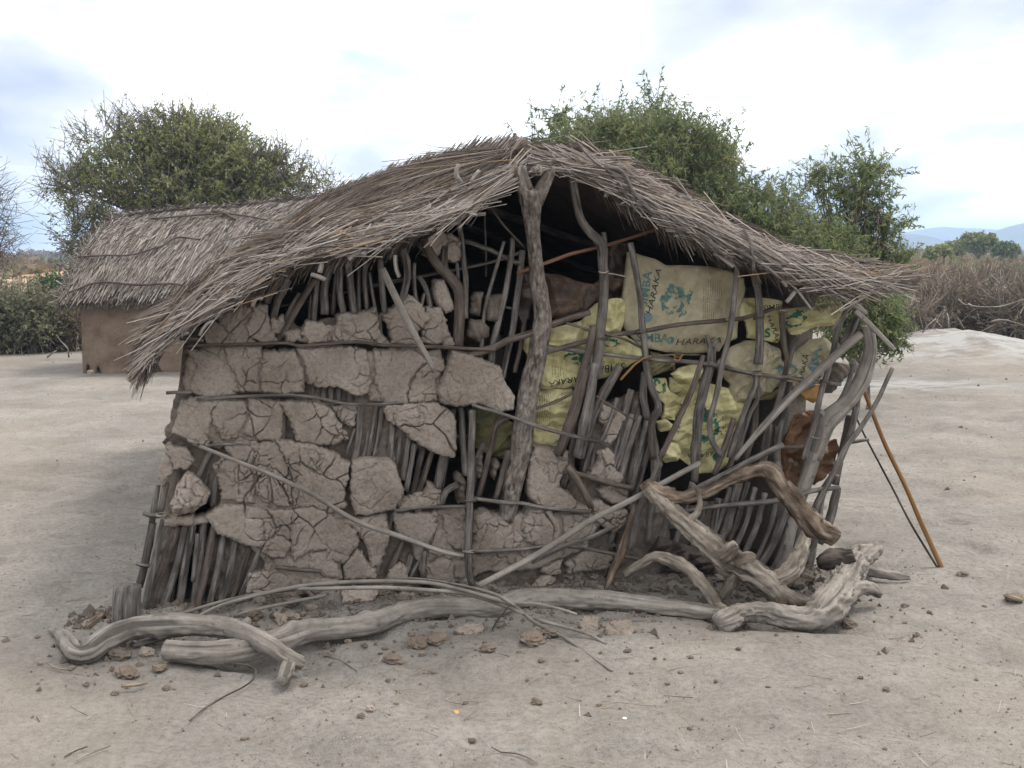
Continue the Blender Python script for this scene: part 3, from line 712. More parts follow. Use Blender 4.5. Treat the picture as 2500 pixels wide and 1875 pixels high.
# ------------------------------------------------------------------ thatched roof of the near hut
L_LOW = [(1285,412),(1257,432),(1213,462),(1182,498),(1114,530),(1040,556),(969,584),(894,606),(759,634),(687,660),(589,724),(528,762),(460,802),(400,850),(348,904)]
R_LOW = [(1295,412),(1352,416),(1399,433),(1474,456),(1528,494),(1596,526),(1676,576),(1744,604),(1805,624),(1890,658),(1951,688),(2008,710),(2076,716),(2150,712),(2195,700)]
R_TOP = [(1290,382),(1347,384),(1482,402),(1553,434),(1647,475),(1729,522),(1817,569),(1952,616),(2058,642),(2117,652),(2190,662)]
VO = .20                                                   # how far the verge hangs out in front of the wall
def curve_pts(px, n, off):
    P = np.array([on_wall(x, y, off) for x, y in px]); return catmull(P, n)
NS = 40
lowL, lowR = curve_pts(L_LOW, NS, VO), curve_pts(R_LOW, NS, VO)
topR = curve_pts(R_TOP, NS, VO - .03)
topL = lowL.copy(); topL += np.array([0, .03, 0]); topL[:, 2] += np.interp(np.linspace(0, 1, NS), [0, .1, .5, .9, 1], [.075, .075, .09, .085, .06])
topL[0] = topR[0]
RIDGE_B = at_depth(786, 490, 9.5); EAVE_B = at_depth(463, 737, 9.5)
rearL = RIDGE_B + (EAVE_B - RIDGE_B) * (np.linspace(0, 1, NS)[:, None]); rearL[:, 2] -= .05 * np.sin(np.linspace(0, math.pi, NS))
rearR = topR + (RIDGE_B - topR[0])
def top_surf(side, s, t):
    """roof top: s 0 ridge .. 1 eave, t 0 front verge .. 1 rear"""
    f = topL if side == 'L' else topR; r = rearL if side == 'L' else rearR
    x = np.clip(s, 0, 1) * (NS - 1); i = np.clip(np.floor(x).astype(int), 0, NS - 2); k = (x - i)[..., None]
    a = f[i] * (1 - k) + f[i + 1] * k; b = r[i] * (1 - k) + r[i + 1] * k
    p = a * (1 - t[..., None]) + b * t[..., None]
    bul = .035 * np.sin(math.pi * np.clip(t, 0, 1) ** .7) * (1 - .6 * s) + .03 * (1 - np.exp(-t / .03))
    wav = .018 * fbm(s * 7, t * 9, 3 if side == 'L' else 8, 4, 3)
    return p + ZUP * (bul + wav)[..., None]
def roof_side(side):
    ts = np.array([0, .015, .04, .08, .15, .25, .4, .6, .8, 1.0]); low = lowL if side == 'L' else lowR
    S, Tt = np.meshgrid(np.linspace(0, 1, NS), ts, indexing='ij')
    top_ = top_surf(side, S, Tt)
    mid = (low + top_[:, 0]) / 2 + WN * .035
    und_f = low - WN * .04; und_b = top_[:, -1] - np.array([0, 0, .12])
    ring = np.concatenate([und_f[:, None], low[:, None], mid[:, None], top_, und_b[:, None], (und_f * .5 + und_b * .5)[:, None]], 1)
    m = ring.shape[1]; i = np.arange(NS - 1)[:, None] * m; j = np.arange(m)[None]; j2 = (j + 1) % m
    Q = np.stack([i + j, i + j2, i + m + j2, i + m + j], -1).reshape(-1, 4)
    caps = [np.arange(m)[None], (np.arange(m) + (NS - 1) * m)[None, ::-1]]
    return ring.reshape(-1, 3), [Q] + caps
roof = None
for side in 'LR':
    V, F = roof_side(side)
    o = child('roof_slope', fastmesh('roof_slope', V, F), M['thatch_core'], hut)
    if side == 'L': roofL = o
    else: roofR = o
def finish_stalks(parts, name, matl, parent, **k):
    Vs, Qs, Ts, o = [], [], [], 0
    for V, Q, T in parts:
        Vs.append(V); Qs.append(Q + o); Ts.append(T); o += len(V)
    me = fastmesh(name, np.vstack(Vs), np.vstack(Qs), False, {'tone': np.concatenate(Ts)})
    return child(name, me, matl, parent, kind='stuff', **k)
def tones(n, mean=.5, sd=.27): return np.where(rng.uniform(0, 1, n) < .025, 1.0, np.clip(rng.normal(mean, sd, n), 0, .92))
def patch(low, top, w):
    return low * (1 - w) + top * w
def on_slope(side, n, t_pow, s_lo=0, s_hi=1.0, lift=(.0, .03), ln=(.15, .5), rad=(.0014, .0034), ang=.085, bend=(-.03, .02), mean=.5):
    s = rng.uniform(s_lo, s_hi, n); t = rng.uniform(0, 1, n) ** t_pow
    p = top_surf(side, s, t); q = top_surf(side, np.minimum(s + .02, 1), t); q2 = top_surf(side, np.minimum(s, .98) - 0, t)
    d = unit(np.where((s < .975)[:, None], q - p, top_surf(side, s * 0 + 1, t) - top_surf(side, s * 0 + .96, t)))
    bk = unit(top_surf(side, s, np.minimum(t + .02, 1)) - top_surf(side, s, np.maximum(t - .02, 0)))
    nrm = unit(np.cross(bk, d)); nrm *= np.sign(nrm[:, 2:3] + 1e-9)
    a = rng.normal(0, ang, n)[:, None]; b = rng.normal(0.02, .05, n)[:, None]
    d = unit(d + bk * a + nrm * b)
    L = rng.uniform(*ln, n)
    SL = 1.95; bk_ = np.minimum(L * .5, s * SL + .02); L = np.minimum(L, bk_ + (1 - s) * SL + .07)
    return stalks(p + nrm * rng.uniform(*lift, n)[:, None] - d * bk_[:, None], d, nrm, L, rng.uniform(*rad, n), rng.uniform(*bend, n), tones(n, mean))
def on_verge(side, n, s_lo=0, s_hi=1.0, ang=.08, ln=(.14, .45), rad=(.0014, .0032), out=(0, .02), mean=.5):
    low = lowL if side == 'L' else lowR; tp = topL if side == 'L' else topR
    s = rng.uniform(s_lo, s_hi, n); w = rng.uniform(.05, 1.02, n)
    x = s * (NS - 1); i = np.clip(np.floor(x).astype(int), 0, NS - 2); k = (x - i)[:, None]
    lo = low[i] * (1 - k) + low[i + 1] * k; hi = tp[i] * (1 - k) + tp[i + 1] * k
    i0 = np.clip(i - 2, 0, NS - 1); i1 = np.clip(i + 3, 0, NS - 1)
    d = unit(unit(low[i1] - low[i0]) * (1 - w[:, None]) + unit(tp[i1] - tp[i0]) * w[:, None])
    bul = (.05 * np.sin(np.clip(w, 0, 1) * math.pi))[:, None]
    p = lo * (1 - w[:, None]) + hi * w[:, None] + WN * (bul + rng.uniform(*out, n)[:, None])
    nrm = np.tile(WN + np.array([0, 0, .4]), (n, 1)); nrm = unit(nrm)
    up = np.cross(d, nrm)
    d = unit(d + up * rng.normal(0, ang, n)[:, None] + WN * rng.normal(0, .05, n)[:, None])
    L = rng.uniform(*ln, n)
    SL = 1.95; bk_ = np.minimum(L * .5, s * SL + .02); L = np.minimum(L, bk_ + (1 - s) * SL + .07)
    return stalks(p - d * bk_[:, None], d, nrm, L, rng.uniform(*rad, n), rng.uniform(-.02, .02, n), tones(n, mean))
def fringe(side, n, s_lo, s_hi, ln, droop, mean=.3):
    low = lowL if side == 'L' else lowR
    s = rng.uniform(s_lo, s_hi, n); x = s * (NS - 1); i = np.clip(np.floor(x).astype(int), 0, NS - 2); k = (x - i)[:, None]
    p = low[i] * (1 - k) + low[i + 1] * k + WN * rng.uniform(-.12, .03, n)[:, None]
    d = unit(low[np.clip(i + 2, 0, NS - 1)] - low[np.clip(i - 1, 0, NS - 1)])
    d = unit(d + rng.normal(0, .25, (n, 3)) + ZUP * -droop)
    nrm = np.tile([0, 0, -1.0], (n, 1))
    L = rng.uniform(*ln, n)
    return stalks(p, d, nrm, L, rng.uniform(.0009, .0018, n), rng.uniform(0, .06, n), tones(n, mean), 4)
left_st = [on_slope('L', 14000, 2.1, 0, .99), on_slope('L', 2600, 2.0, 0, .97, (.0, .035), (.05, .18), (.0016, .0036), .45, (-.02, .02), .55), on_slope('L', 1300, 2.0, 0, .9, (.02, .04), (.25, .7), (.0015, .0032), .16, (-.04, .03), .66),
           on_slope('L', 1800, 1.6, .86, 1.0, (-.02, .015), (.2, .4), (.001, .0024), .10, (-.06, .02), .42),
           on_slope('L', 500, .9, 0, .03, (.0, .02), (.15, .35), (.0012, .0026), .2, (-.02, .05), .5),
           on_verge('L', 3600), on_verge('L', 700, 0, 1.0, .45, (.05, .16), (.0015, .0034), (.0, .03), .55), on_verge('L', 200, 0, .9, .2, (.2, .6), (.0015, .003), (.01, .04), .68), fringe('L', 500, .25, .75, (.04, .12), .25)]
# drooping butt ends of the left eave
n = 1500
s = rng.uniform(.94, 1.0, n); t = rng.uniform(0, 1, n) ** 2.2 * .7
p = top_surf('L', s, t) - ZUP * rng.uniform(0, .1, n)[:, None]
d0 = unit(top_surf('L', np.ones(n), t) - top_surf('L', np.full(n, .9), t))
left_st.append(stalks(p, unit(d0 + rng.normal(0, .14, (n, 3)) - ZUP * .25), np.tile([0, 0, -1.0], (n, 1)), rng.uniform(.04, .13, n), rng.uniform(.0008, .0018, n), rng.uniform(.0, .05, n), tones(n, .33)))
finish_stalks(left_st, 'thatch', M['thatch'], roofL)
right_st = [on_verge('R', 6500, 0, 1.0, .085, (.18, .5)), on_verge('R', 1100, 0, 1.0, .45, (.05, .16), (.0015, .0034), (.0, .035), .55), on_verge('R', 300, 0, .95, .22, (.2, .6), (.0015, .003), (.01, .04), .66), on_slope('R', 5000, 2.2, 0, 1.0),
            on_slope('R', 350, .9, 0, .03, (.0, .02), (.15, .35), (.0012, .0026), .2, (-.02, .05), .5), fringe('R', 600, .15, .95, (.04, .14), .25)]
# flaring stalks past the right eave
n = 900
s = rng.uniform(.72, 1.0, n); t = rng.uniform(0, 1, n) ** 2.5 * .5
lo = lowR[np.clip((s * (NS - 1)).astype(int), 0, NS - 1)]; p = top_surf('R', s, t) * .6 + (lo + (rearR[0] - topR[0]) * t[:, None]) * .4 + WN * rng.uniform(0, .04, n)[:, None]
d0 = np.array([1.0, .12, .02]) + np.zeros((n, 3)); d0[:, 2] += rng.normal(.0, .10, n); d0[:, 1] += rng.normal(0, .15, n)
right_st.append(stalks(p, unit(d0), np.tile([0, 0, 1.0], (n, 1)), rng.uniform(.10, .26, n), rng.uniform(.0012, .0026, n), rng.uniform(-.02, .05, n), tones(n, .58)))
finish_stalks(right_st, 'thatch', M['thatch'], roofR)
# rear gable closing the hut under the thatch
ga = np.vstack([top_surf('L', np.linspace(1, 0, 14), np.full(14, .95)), top_surf('R', np.linspace(0, 1, 14)[1:], np.full(13, .95))]) - ZUP * .03
gb = ga.copy(); gb[:, 2] = .9; gN = len(ga); gi_ = np.arange(gN - 1)
G4 = np.vstack([ga, gb, ga + np.array([.03, .08, 0]), gb + np.array([.03, .08, 0])])
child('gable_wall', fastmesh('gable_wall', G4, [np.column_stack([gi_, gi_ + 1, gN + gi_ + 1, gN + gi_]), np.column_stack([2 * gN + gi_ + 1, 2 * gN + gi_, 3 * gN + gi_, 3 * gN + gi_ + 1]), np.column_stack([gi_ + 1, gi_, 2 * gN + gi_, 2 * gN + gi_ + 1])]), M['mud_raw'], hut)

# ------------------------------------------------------------------ poles, laths and rafters of the near hut
def pole(name, tile, w, off, pts, m='pole', parent=hut, sides=9, rough=.15, **k):
    P, R = px_path(tile, pts, w, off)
    wb = .004
    me = join_tubes(name, [tube(P, R, sides, .024, rough, .04, wb, random.choice((0, 1, 2, 3)))])
    return child(name, me, M[m], parent, **k)
PO = [  # tile, diameter, offset from the wall plane, points: the upright sticks
 ('A',65,0,[(1180,560),(1230,440),(1320,270)]), ('A',60,-.02,[(1225,690),(1260,540),(1335,390)]), ('A',50,-.01,[(1265,820),(1350,620),(1425,490)]),
 ('A',50,.01,[(1290,800),(1400,600),(1530,390)]), ('A',40,0,[(1515,720),(1530,560),(1550,390)]), ('A',30,-.03,[(1490,720),(1505,500)]), ('A',65,-.01,[(1600,640),(1600,450),(1645,280)]),
 ('A',40,-.03,[(1660,640),(1675,480),(1692,300)]), ('A',50,0,[(1735,640),(1710,480),(1715,280)]), ('A',55,.01,[(1815,640),(1790,430),(1768,240)]),
 ('A',40,-.01,[(1905,620),(1890,420),(1895,240)]), ('A',25,0,[(1990,720),(1955,560),(1925,340)]), ('A',50,0,[(2035,640),(2010,400),(2000,240)]),
 ('A',38,-.04,[(1850,640),(1842,300)]),
 ('B',55,.02,[(375,1170),(425,990),(420,850),(395,760)]), ('B',28,-.02,[(478,860),(480,1060),(505,1170)]), ('B',42,-.02,[(510,960),(560,1050),(590,1180),(605,1400)]),
 ('B',26,0,[(548,1080),(520,1210)]), ('B',42,-.01,[(790,530),(812,650),(830,850),(845,1000),(845,1260)]), ('B',26,-.03,[(780,840),(790,990)]),
 ('B',16,-.22,[(985,520),(990,760),(990,960)]), ('B',28,.0,[(1122,706),(1080,850),(1020,1070),(980,1230),(962,1450),(955,1570)]),
 ('B',46,.0,[(1185,680),(1170,850),(1130,1100),(1080,1300),(1040,1450),(1030,1580)]), ('B',52,-.02,[(1255,770),(1230,980),(1190,1300),(1150,1500),(1110,1690)]),
 ('B',36,-.04,[(1270,1270),(1235,1500),(1200,1650)]),
 # right half, between and over the sacks
 ('K',84,.05,[(715,780),(665,1050),(600,1280),(500,1660)]), ('K',68,.06,[(1075,-30),(1130,250),(1170,500),(1190,750),(1210,950),(1230,1150),(1270,1350),(1350,1560),(1340,1660)]),
 ('K',76,-.02,[(1210,1230),(1200,1450),(1240,1700)]), ('L',82,.06,[(108,1150),(100,1210),(50,1300),(40,1500),(62,1680)]), ('F',62,.05,[(262,110),(275,200),(292,300),(290,500)]),
 ('C',42,.10,[(892,205),(872,450),(830,780),(780,1000),(730,1250),(690,1400),(700,1550),(770,1660)]), ('C',46,.11,[(640,935),(570,1150),(480,1350),(330,1670)]),
 ('F',48,.10,[(330,380),(250,560),(170,740),(105,1010)]),
 ('C',60,.05,[(965,90),(1010,350),(1040,550),(1045,800),(1035,1000)]), ('L',56,.05,[(1070,850),(1050,980),(1000,1080),(900,1350),(800,1670)]), ('L',48,.04,[(1082,880),(1082,1080),(985,1280),(880,1680)]),
 ('L',70,-.01,[(1064,1120),(1040,1400),(950,1690)]), ('L',62,.03,[(1312,260),(1340,550),(1372,720),(1340,900),(1290,1100),(1230,1280)]), ('L',38,.04,[(1490,470),(1420,620),(1385,780)]),
 ('L',76,.01,[(1385,930),(1340,1200),(1275,1500),(1260,1690)]), ('L',62,.07,[(2015,80),(1880,370),(1820,600),(1760,850),(1700,1050),(1620,1380),(1530,1690)]),
 ('F',46,.05,[(860,60),(800,260),(720,470)]), ('F',46,.04,[(930,60),(880,250),(820,430)]), ('F',70,.0,[(1110,100),(1090,250),(1060,420)]),('F',60,.0,[(1180,120),(1165,330),(1190,470)]),
 # leaning sticks of the lower right wall
 ('F',75,0,[(900,480),(830,760),(750,990)]), ('F',45,0,[(965,520),(880,800),(810,990)]), ('F',45,0,[(1015,560),(940,820),(865,1000)]), ('F',45,0,[(1085,600),(1020,850),(930,1050)]),
 ('F',40,-.02,[(1165,640),(1120,850),(1010,1110)]), ('F',66,0,[(1245,720),(1140,960),(1030,1150)]), ('F',70,.0,[(1300,690),(1230,950),(1120,1230)]), ('F',60,-.02,[(1340,800),(1260,1050),(1190,1240)]),
 ('F',52,0,[(1390,720),(1320,1000),(1260,1160)]), ('F',60,-.03,[(1480,740),(1430,1000),(1390,1200)]), ('F',50,0,[(745,640),(700,900),(625,1090)]), ('F',45,0,[(655,660),(600,880),(525,1060)]),
 ('F',66,-.05,[(1605,560),(1545,800),(1470,960)]), ('F',52,-.03,[(1500,600),(1455,850),(1400,1100)]), ('F',44,.02,[(560,520),(500,760),(430,1000)]),('F',40,0,[(830,560),(770,760),(700,960)]),
 ('F',60,.0,[(125,30),(60,250),(0,430)]), ('F',50,.01,[(180,40),(100,300),(40,520)]), ('F',60,.0,[(240,80),(170,350),(110,580)]), ('F',50,-.02,[(255,230),(180,500),(120,720)]),
 ('F',54,-.02,[(330,300),(280,640),(230,960)]), ('F',44,-.03,[(420,560),(380,780),(330,980)]),('F',46,.0,[(60,560),(20,760),(-30,960)]),
 ('E',72,.02,[(2100,-20),(1950,250),(1860,470),(1795,640)]), ('E',55,0,[(2185,150),(2130,350),(2060,650),(2010,820)]), ('E',50,0,[(2225,230),(2150,500),(2095,780)]), ('E',50,0,[(2230,520),(2170,830)]),
 ('E',45,0,[(1805,360),(1760,560),(1690,850)]), ('E',36,0,[(1905,540),(1840,740)]), ('E',30,.04,[(2085,210),(2000,450),(1955,530)]), ('E',40,-.02,[(1960,470),(1890,760)]), ('E',44,-.02,[(2050,560),(1990,800)]),
 ('E',80,.06,[(1920,-40),(1885,200),(1850,400),(1805,640)]), ('E',78,.05,[(1850,0),(1790,250),(1720,450),(1660,620)]), ('E',40,-.01,[(1700,760),(1660,900)]), ('E',50,-.02,[(1760,800),(1710,900)]),
 # middle
 ('E',58,.10,[(1042,300),(1030,600),(1025,900),(1012,1200),(1012,1450),(1040,1560)]), ('E',46,-.02,[(958,280),(970,500),(988,770)]), ('E',46,.0,[(1300,355),(1222,400),(1180,550),(1130,750),(1085,930)]),
 ('E',46,.03,[(1302,590),(1260,740),(1205,940)]), ('E',42,-.03,[(905,290),(880,490)]),
 ('E',52,0,[(235,270),(222,500),(185,690)]), ('E',40,0,[(352,270),(322,480),(285,660)]), ('E',36,0,[(395,280),(370,480),(330,640)]), ('E',50,0,[(465,390),(440,690)]), ('E',45,-.02,[(525,450),(500,690)]),
 ('E',46,0,[(585,490),(540,800)]), ('E',42,0,[(625,540),(565,880)]), ('E',46,0,[(690,560),(605,930)]), ('E',42,0,[(760,580),(645,930)]), ('E',86,-.02,[(840,600),(790,880)]), ('E',26,0,[(195,430),(130,620)]), ('E',28,0,[(292,450),(245,660)]),
 ('E',42,0,[(475,1030),(420,1250),(330,1530)]), ('E',52,0,[(550,1230),(430,1480)]), ('E',60,-.01,[(605,1340),(550,1500)]), ('E',30,.01,[(670,1370),(590,1520)]), ('E',36,.03,[(785,1090),(735,1260),(700,1310)]),
 ('E',42,.03,[(702,1310),(688,1510)]), ('E',52,0,[(1435,1000),(1350,1180)]), ('E',55,.03,[(940,835),(855,880),(818,975)]), ('E',46,-.03,[(1120,540),(1060,700),(1040,900)]),
 ('A',40,-.01,[(1510,1130),(1500,1260)]), ('A',40,-.01,[(1600,1130),(1590,1260)]), ('A',40,-.01,[(1650,1140),(1645,1270)]), ('A',40,-.01,[(1700,1140),(1698,1280)]), ('A',40,-.01,[(1780,1160),(1780,1290)]),
 ('A',40,.0,[(1310,1360),(1300,1600)]), ('A',45,.0,[(920,1040),(945,1215)]), ('A',40,.0,[(1945,910),(1965,1050),(2010,1230)]), ('A',34,0,[(2000,640),(2000,760),(2030,860)]),
 # bare sticks at the lower left corner
 ('D',60,-.03,[(805,520),(770,720),(705,980)]), ('D',55,.02,[(885,500),(820,800),(735,1210)]), ('D',65,.0,[(975,540),(890,800),(815,1000),(780,1210)]), ('D',60,-.01,[(1045,520),(990,800),(930,1000),(860,1190)]),
 ('D',60,.01,[(1095,530),(1040,850),(990,1190)]), ('D',30,.03,[(1125,600),(1095,940)]), ('D',60,0,[(1175,510),(1140,800),(1100,1160)]), ('D',55,.02,[(1245,550),(1190,850),(1125,1150)]),
 ('D',50,0,[(1315,600),(1260,900),(1205,1130)]), ('D',50,0,[(1405,650),(1360,880),(1275,1150)]), ('D',45,.0,[(1505,690),(1420,940),(1325,1210)]), ('D',40,.02,[(1580,700),(1480,960),(1380,1210)]),
 ('D',55,0,[(1230,-10),(1130,200)]), ('D',50,-.02,[(905,230),(855,450)]), ('D',40,.0,[(1275,180),(1240,390)]), ('D',40,-.03,[(1210,160),(1150,330)]), ('D',45,-.03,[(840,250),(800,520)]),
 # right end beside the corner post
 ('C',42,-.02,[(1765,1160),(1740,1350),(1690,1500),(1630,1690)]), ('F',52,.03,[(1745,-20),(1690,200),(1600,420),(1500,600),(1430,760)]), ('F',50,-.04,[(1690,40),(1640,300),(1590,540)]),
 ('C',60,-.06,[(1760,640),(1700,760),(1640,860)]), ('L',50,.0,[(2010,760),(1960,950),(1870,1130),(1790,1220)]), ('F',40,-.03,[(1450,160),(1400,420)]),
]
for tl, w, off, pts in PO:
    pole('wall_pole', tl, [w * random.uniform(.8, 1.0), w * random.uniform(.9, 1.05), w * random.uniform(.85, 1.15)], off, pts, random.choice(('pole', 'pole', 'pole', 'pole_brown')))
# forked stick and the curved ones with side shoots
P1 = tube(*px_path('C', [(702,870),(700,920),(690,1000),(640,1200),(600,1400),(590,1690)], [58,72,70,68], .02), 9, .035, .1)
P2 = tube(*px_path('C', [(700,900),(682,850),(664,790)], [44, 26], .02), 7, .03, .1); P3 = tube(*px_path('C', [(702,900),(722,850),(742,825)], [40, 22], .02), 7, .03, .1)
child('wall_pole', join_tubes('wall_pole', [P1, P2, P3]), M['pole'], hut)
pole('wall_pole', 'F', [62, 60, 58], .02, [(622,0),(582,250),(578,520)])
child('wall_pole', join_tubes('wall_pole', [tube(*px_path('B', [(545,690),(590,790),(640,870),(700,930),(790,1040),(802,1180),(790,1460)], [60, 70, 72, 78, 84, 80, 76], .0), 10, .035, .1),
      tube(*px_path('B', [(700,930),(690,850),(695,740)], [62, 56, 52], .0), 9, .03, .1)]), M['pole_brown'], hut)
child('wall_pole', join_tubes('wall_pole', [tube(*px_path('B', [(1612,235),(1640,400),(1672,540),(1740,640),(1826,730),(1832,850),(1842,1000),(1832,1200),(1810,1400),(1785,1690)], [60, 58, 60, 66, 76, 74, 70, 72, 76, 80], [.2,.17,.13,.1,.07,.06,.05,.05,.05,.05]), 12, .035, .08),
      tube(*px_path('B', [(1832,780),(1848,720),(1838,640)], [46, 42, 38], .05), 8, .03, .1)]), M['pole'], hut)
# horizontal laths and rails
LA = [('s', 9, .055, [(455,845),(520,842),(690,838),(735,845),(830,838),(880,836),(930,842),(1040,846),(1210,853)]),
 ('B', [55,52,48], .035, [(870,1530),(1060,1470),(1150,1420),(1290,1380),(1480,1300),(1740,1215)]),
 ('K', [58,52,46,44,40], .045, [(250,1035),(500,975),(800,890),(1180,835),(1600,762),(2050,722),(2211,700),(2480,610)]),
 ('K', [44,48,44,46,44], .04, [(250,985),(380,1000),(700,1045),(1000,1080),(1300,1110),(1600,1130),(1850,1160),(2211,1240)]),
 ('L', [44,40,42,38], .05, [(600,745),(700,780),(1000,840),(1400,890),(1700,930),(1890,955)]), ('K', 28, .055, [(450,755),(700,830),(1000,910),(1190,995)]),
 ('K', 24, .02, [(1270,1090),(1500,1060),(1750,1060)]), ('E', 22, .05, [(1470,295),(1640,240),(1800,160)]),
 ('A', 26, .05, [(460,1208),(640,1200)]), ('s', 8, .05, [(480,975),(580,968),(690,965),(760,970),(830,983),(880,988),(985,985)]), ('A', 24, .03, [(600,1545),(700,1590),(860,1575),(1100,1590)]),
 ('A', 30, .03, [(440,1570),(520,1500),(640,1570)]),
 ('E', 42, .06, [(1700,735),(1850,770),(2000,810),(2195,862)]), ('E', 30, .06, [(1050,935),(1250,960),(1400,970),(1550,1000),(1890,1032)]), ('E', 24, .055, [(480,1022),(700,1002),(995,990)]),
 ('E', 28, .05, [(1050,1315),(1400,1300),(1700,1272),(2000,1320),(2230,1372)]), ('F', [30,36,40,34], .05, [(480,732),(700,700),(900,680),(1200,650),(1400,590),(1620,560)]), ('F', 26, .0, [(1190,272),(1380,262)]),
 ('A', 20, -.12, [(1190,605),(1500,540),(1900,450),(2212,385)]), ('B', 25, -.14, [(50,1050),(400,980),(840,900),(1060,850),(1260,780)]), ('B', 36, -.03, [(835,702),(1000,760),(1150,830),(1260,875)]),
 ('B', 18, .02, [(1000,425),(1130,600),(1265,745)]), ('D', 30, .05, [(1690,838),(1850,860),(2010,870)]), ('D', 34, .0, [(735,450),(800,470),(875,470)]), ('D', 28, .0, [(685,812),(740,830),(800,826)]),
 ('A', 34, .02, [(560,815),(640,820),(730,830)]), ('B', 20, -.05, [(1130,1180),(1200,1200)]), ('F', 22, .02, [(60,1060),(180,1085),(260,1100)]), ('F', 30, .02, [(640,1190),(820,1215)]), ('F',26,.0,[(1700,235),(1830,215)])]
for tl, w, off, pts in LA: pole('lath', tl, w, off, pts, random.choice(('pole', 'pole_brown')), sides=7)
pole('lath', 'B', [26, 28, 24], .015, [(1215,935),(1430,862),(1600,800),(1800,750),(2000,690),(2212,620)], 'red_stick', sides=7)
# pale rafter ends poking through the thatch
RA = [('A',[36,30],[(450,805),(540,790),(625,775)]),('A',28,[(700,795),(735,720),(800,685)]),('A',28,[(1078,585),(1108,530),(1155,528)]),('A',40,[(1560,340),(1578,272)]),('A',36,[(1500,355),(1605,392)]),
      ('A',26,[(290,1022),(385,975)]),('A',32,[(2106,215),(2120,320),(2138,374)]),('A',46,[(1775,250),(1830,192),(1900,205)]),('A',24,[(1010,485),(1060,500)]),('A',22,[(450,850),(500,860),(560,845)]),
      ('B',36,[(800,150),(778,220),(815,282)]),('B',28,[(885,275),(945,195)]),('B',38,[(1065,278),(1140,315)]),('B',26,[(1125,248),(1210,272)]),('B',26,[(850,515),(990,508)]),('B',24,[(900,425),(1000,420)]),
      ('B',32,[(1640,262),(1765,288)]),('B',32,[(1850,388),(1870,350),(1920,338)]),('C',32,[(370,32),(490,42)]),('C',32,[(715,198),(780,235),(855,298)]),('C',20,[(1175,365),(1300,450),(1425,612)]),
      ('C',32,[(1238,555),(1300,478)]),('C',44,[(1720,560),(1808,635)]),('C',[44,36],[(1735,615),(1850,720),(2005,885)]),('C',14,[(1735,575),(1800,450),(1882,335)]),('C',24,[(2005,428),(2085,436)]),
      ('C',26,[(1205,400),(1240,440)]),('B',22,[(780,575),(700,578)]),('C',18,[(1560,760),(1640,660),(1730,560)])]
for tl, w, pts in RA:
    in_off = [.06] + [.20] * (len(pts) - 2) + [.235] if len(pts) > 2 else [.12, .235]
    pole('rafter', tl, w, .235 if tl == 'A' or pts[0][0] < 1000 and tl == 'B' else .22, pts, 'pole_pale' if w != 14 and w != 18 else 'pole', sides=7, rough=.08)
for tl, w, pts in [('B', 20, [(1640,-10),(1760,120),(1880,210),(2000,370),(2070,480)]), ('B', 34, [(1850,165),(1970,200),(2040,330),(2180,490)]), ('C', 26, [(600,0),(780,120),(930,200),(1100,300),(1190,380)]),
                   ('C', 26, [(930,30),(985,160),(1000,330)]), ('A', [18,22], [(275,825),(400,740),(540,600),(700,470),(900,345)])]:
    pole('roof_stick', tl, w, .27, pts, 'drift_warm' if tl == 'A' else 'pole', sides=7)
# the big forked king post carrying the ridge pole
K1 = tube(*px_path('B', [(1141,2722),(1175,2500),(1203,2371),(1242,2221),(1262,2023),(1292,1822),(1325,1690),(1370,1480),(1402,1250),(1375,1050),(1352,850),(1330,650),(1318,480),(1322,330)], [120,150,160,160,156,152,150,146,142,112,104,108,140,190], [.0,.0,.01,.02,.03,.03,.03,.04,.06,.09,.13,.17,.21,.24]), 18, .022, .13, .10, .0, 3)
K2 = tube(*px_path('B', [(1300,420),(1262,300),(1238,165)], [130,112,96], [.21,.245,.26]), 14, .022, .14, .10)
K3 = tube(*px_path('B', [(1345,420),(1410,300),(1468,175)], [130,104,76], [.21,.245,.26]), 14, .022, .14, .10)
child('king_post', join_tubes('king_post', [K1, K2, K3]), M['bark'], hut, label='thick forked post with rough bark holding the ridge')
rp0 = on_wall(*src('B', 1372, 195), .30); rr0 = 40 * S_ * cam_depth(rp0) / FOC
child('ridge_pole', join_tubes('ridge_pole', [tube([rp0, rp0 + (RIDGE_B - topR[0]) * .5 - ZUP * .02, rp0 + (RIDGE_B - topR[0]) * .98], [rr0, rr0 * .95, rr0 * .8], 12, .1, .12, .05)]), M['bark'], hut)
for fr in (.25, .5, .75):                                   # rafters under the slopes
    for side, lowc in (('L', lowL), ('R', lowR)):
        base = (RIDGE_B - topR[0]) * fr * .9
        a = topR[0] + base - ZUP * .16 + (np.array([-.08, 0, 0]) if side == 'L' else np.array([.08, 0, 0]))
        b_ = (lowL[-4] if side == 'L' else lowR[-6]) + base * (1.0 if side == 'R' else .95) - ZUP * .04 + (np.array([.28 * fr, 0, .08]) if side == 'L' else 0)
        child('rafter', join_tubes('rafter', [tube([a, (a + b_) / 2 - ZUP * .0, b_], [.022, .02, .018], 7, .1, .1)]), M['pole_brown'], hut)
# big forked corner post at the right
C1 = tube(*px_path('C', [(1822,725),(1842,900),(1800,1060),(1730,1200),(1630,1320),(1530,1410),(1495,1520),(1440,1680)], [92,100,112,122,132,150,116,112], .0), 14, .03, .08, .05, 0, 2)
C2 = tube(*px_path('C', [(1560,1390),(1505,1372),(1470,1345)], [100, 80, 56], .0), 12, .03, .1)
C3 = tube(*px_path('F', [(1440,310),(1400,450),(1330,650),(1270,850),(1190,1230)], [112, 104, 92, 84], .0), 12, .04, .08, .04)
child('corner_post', join_tubes('corner_post', [C1, C2, C3]), M['drift'], hut, label='thick pale crooked corner post with a fork')
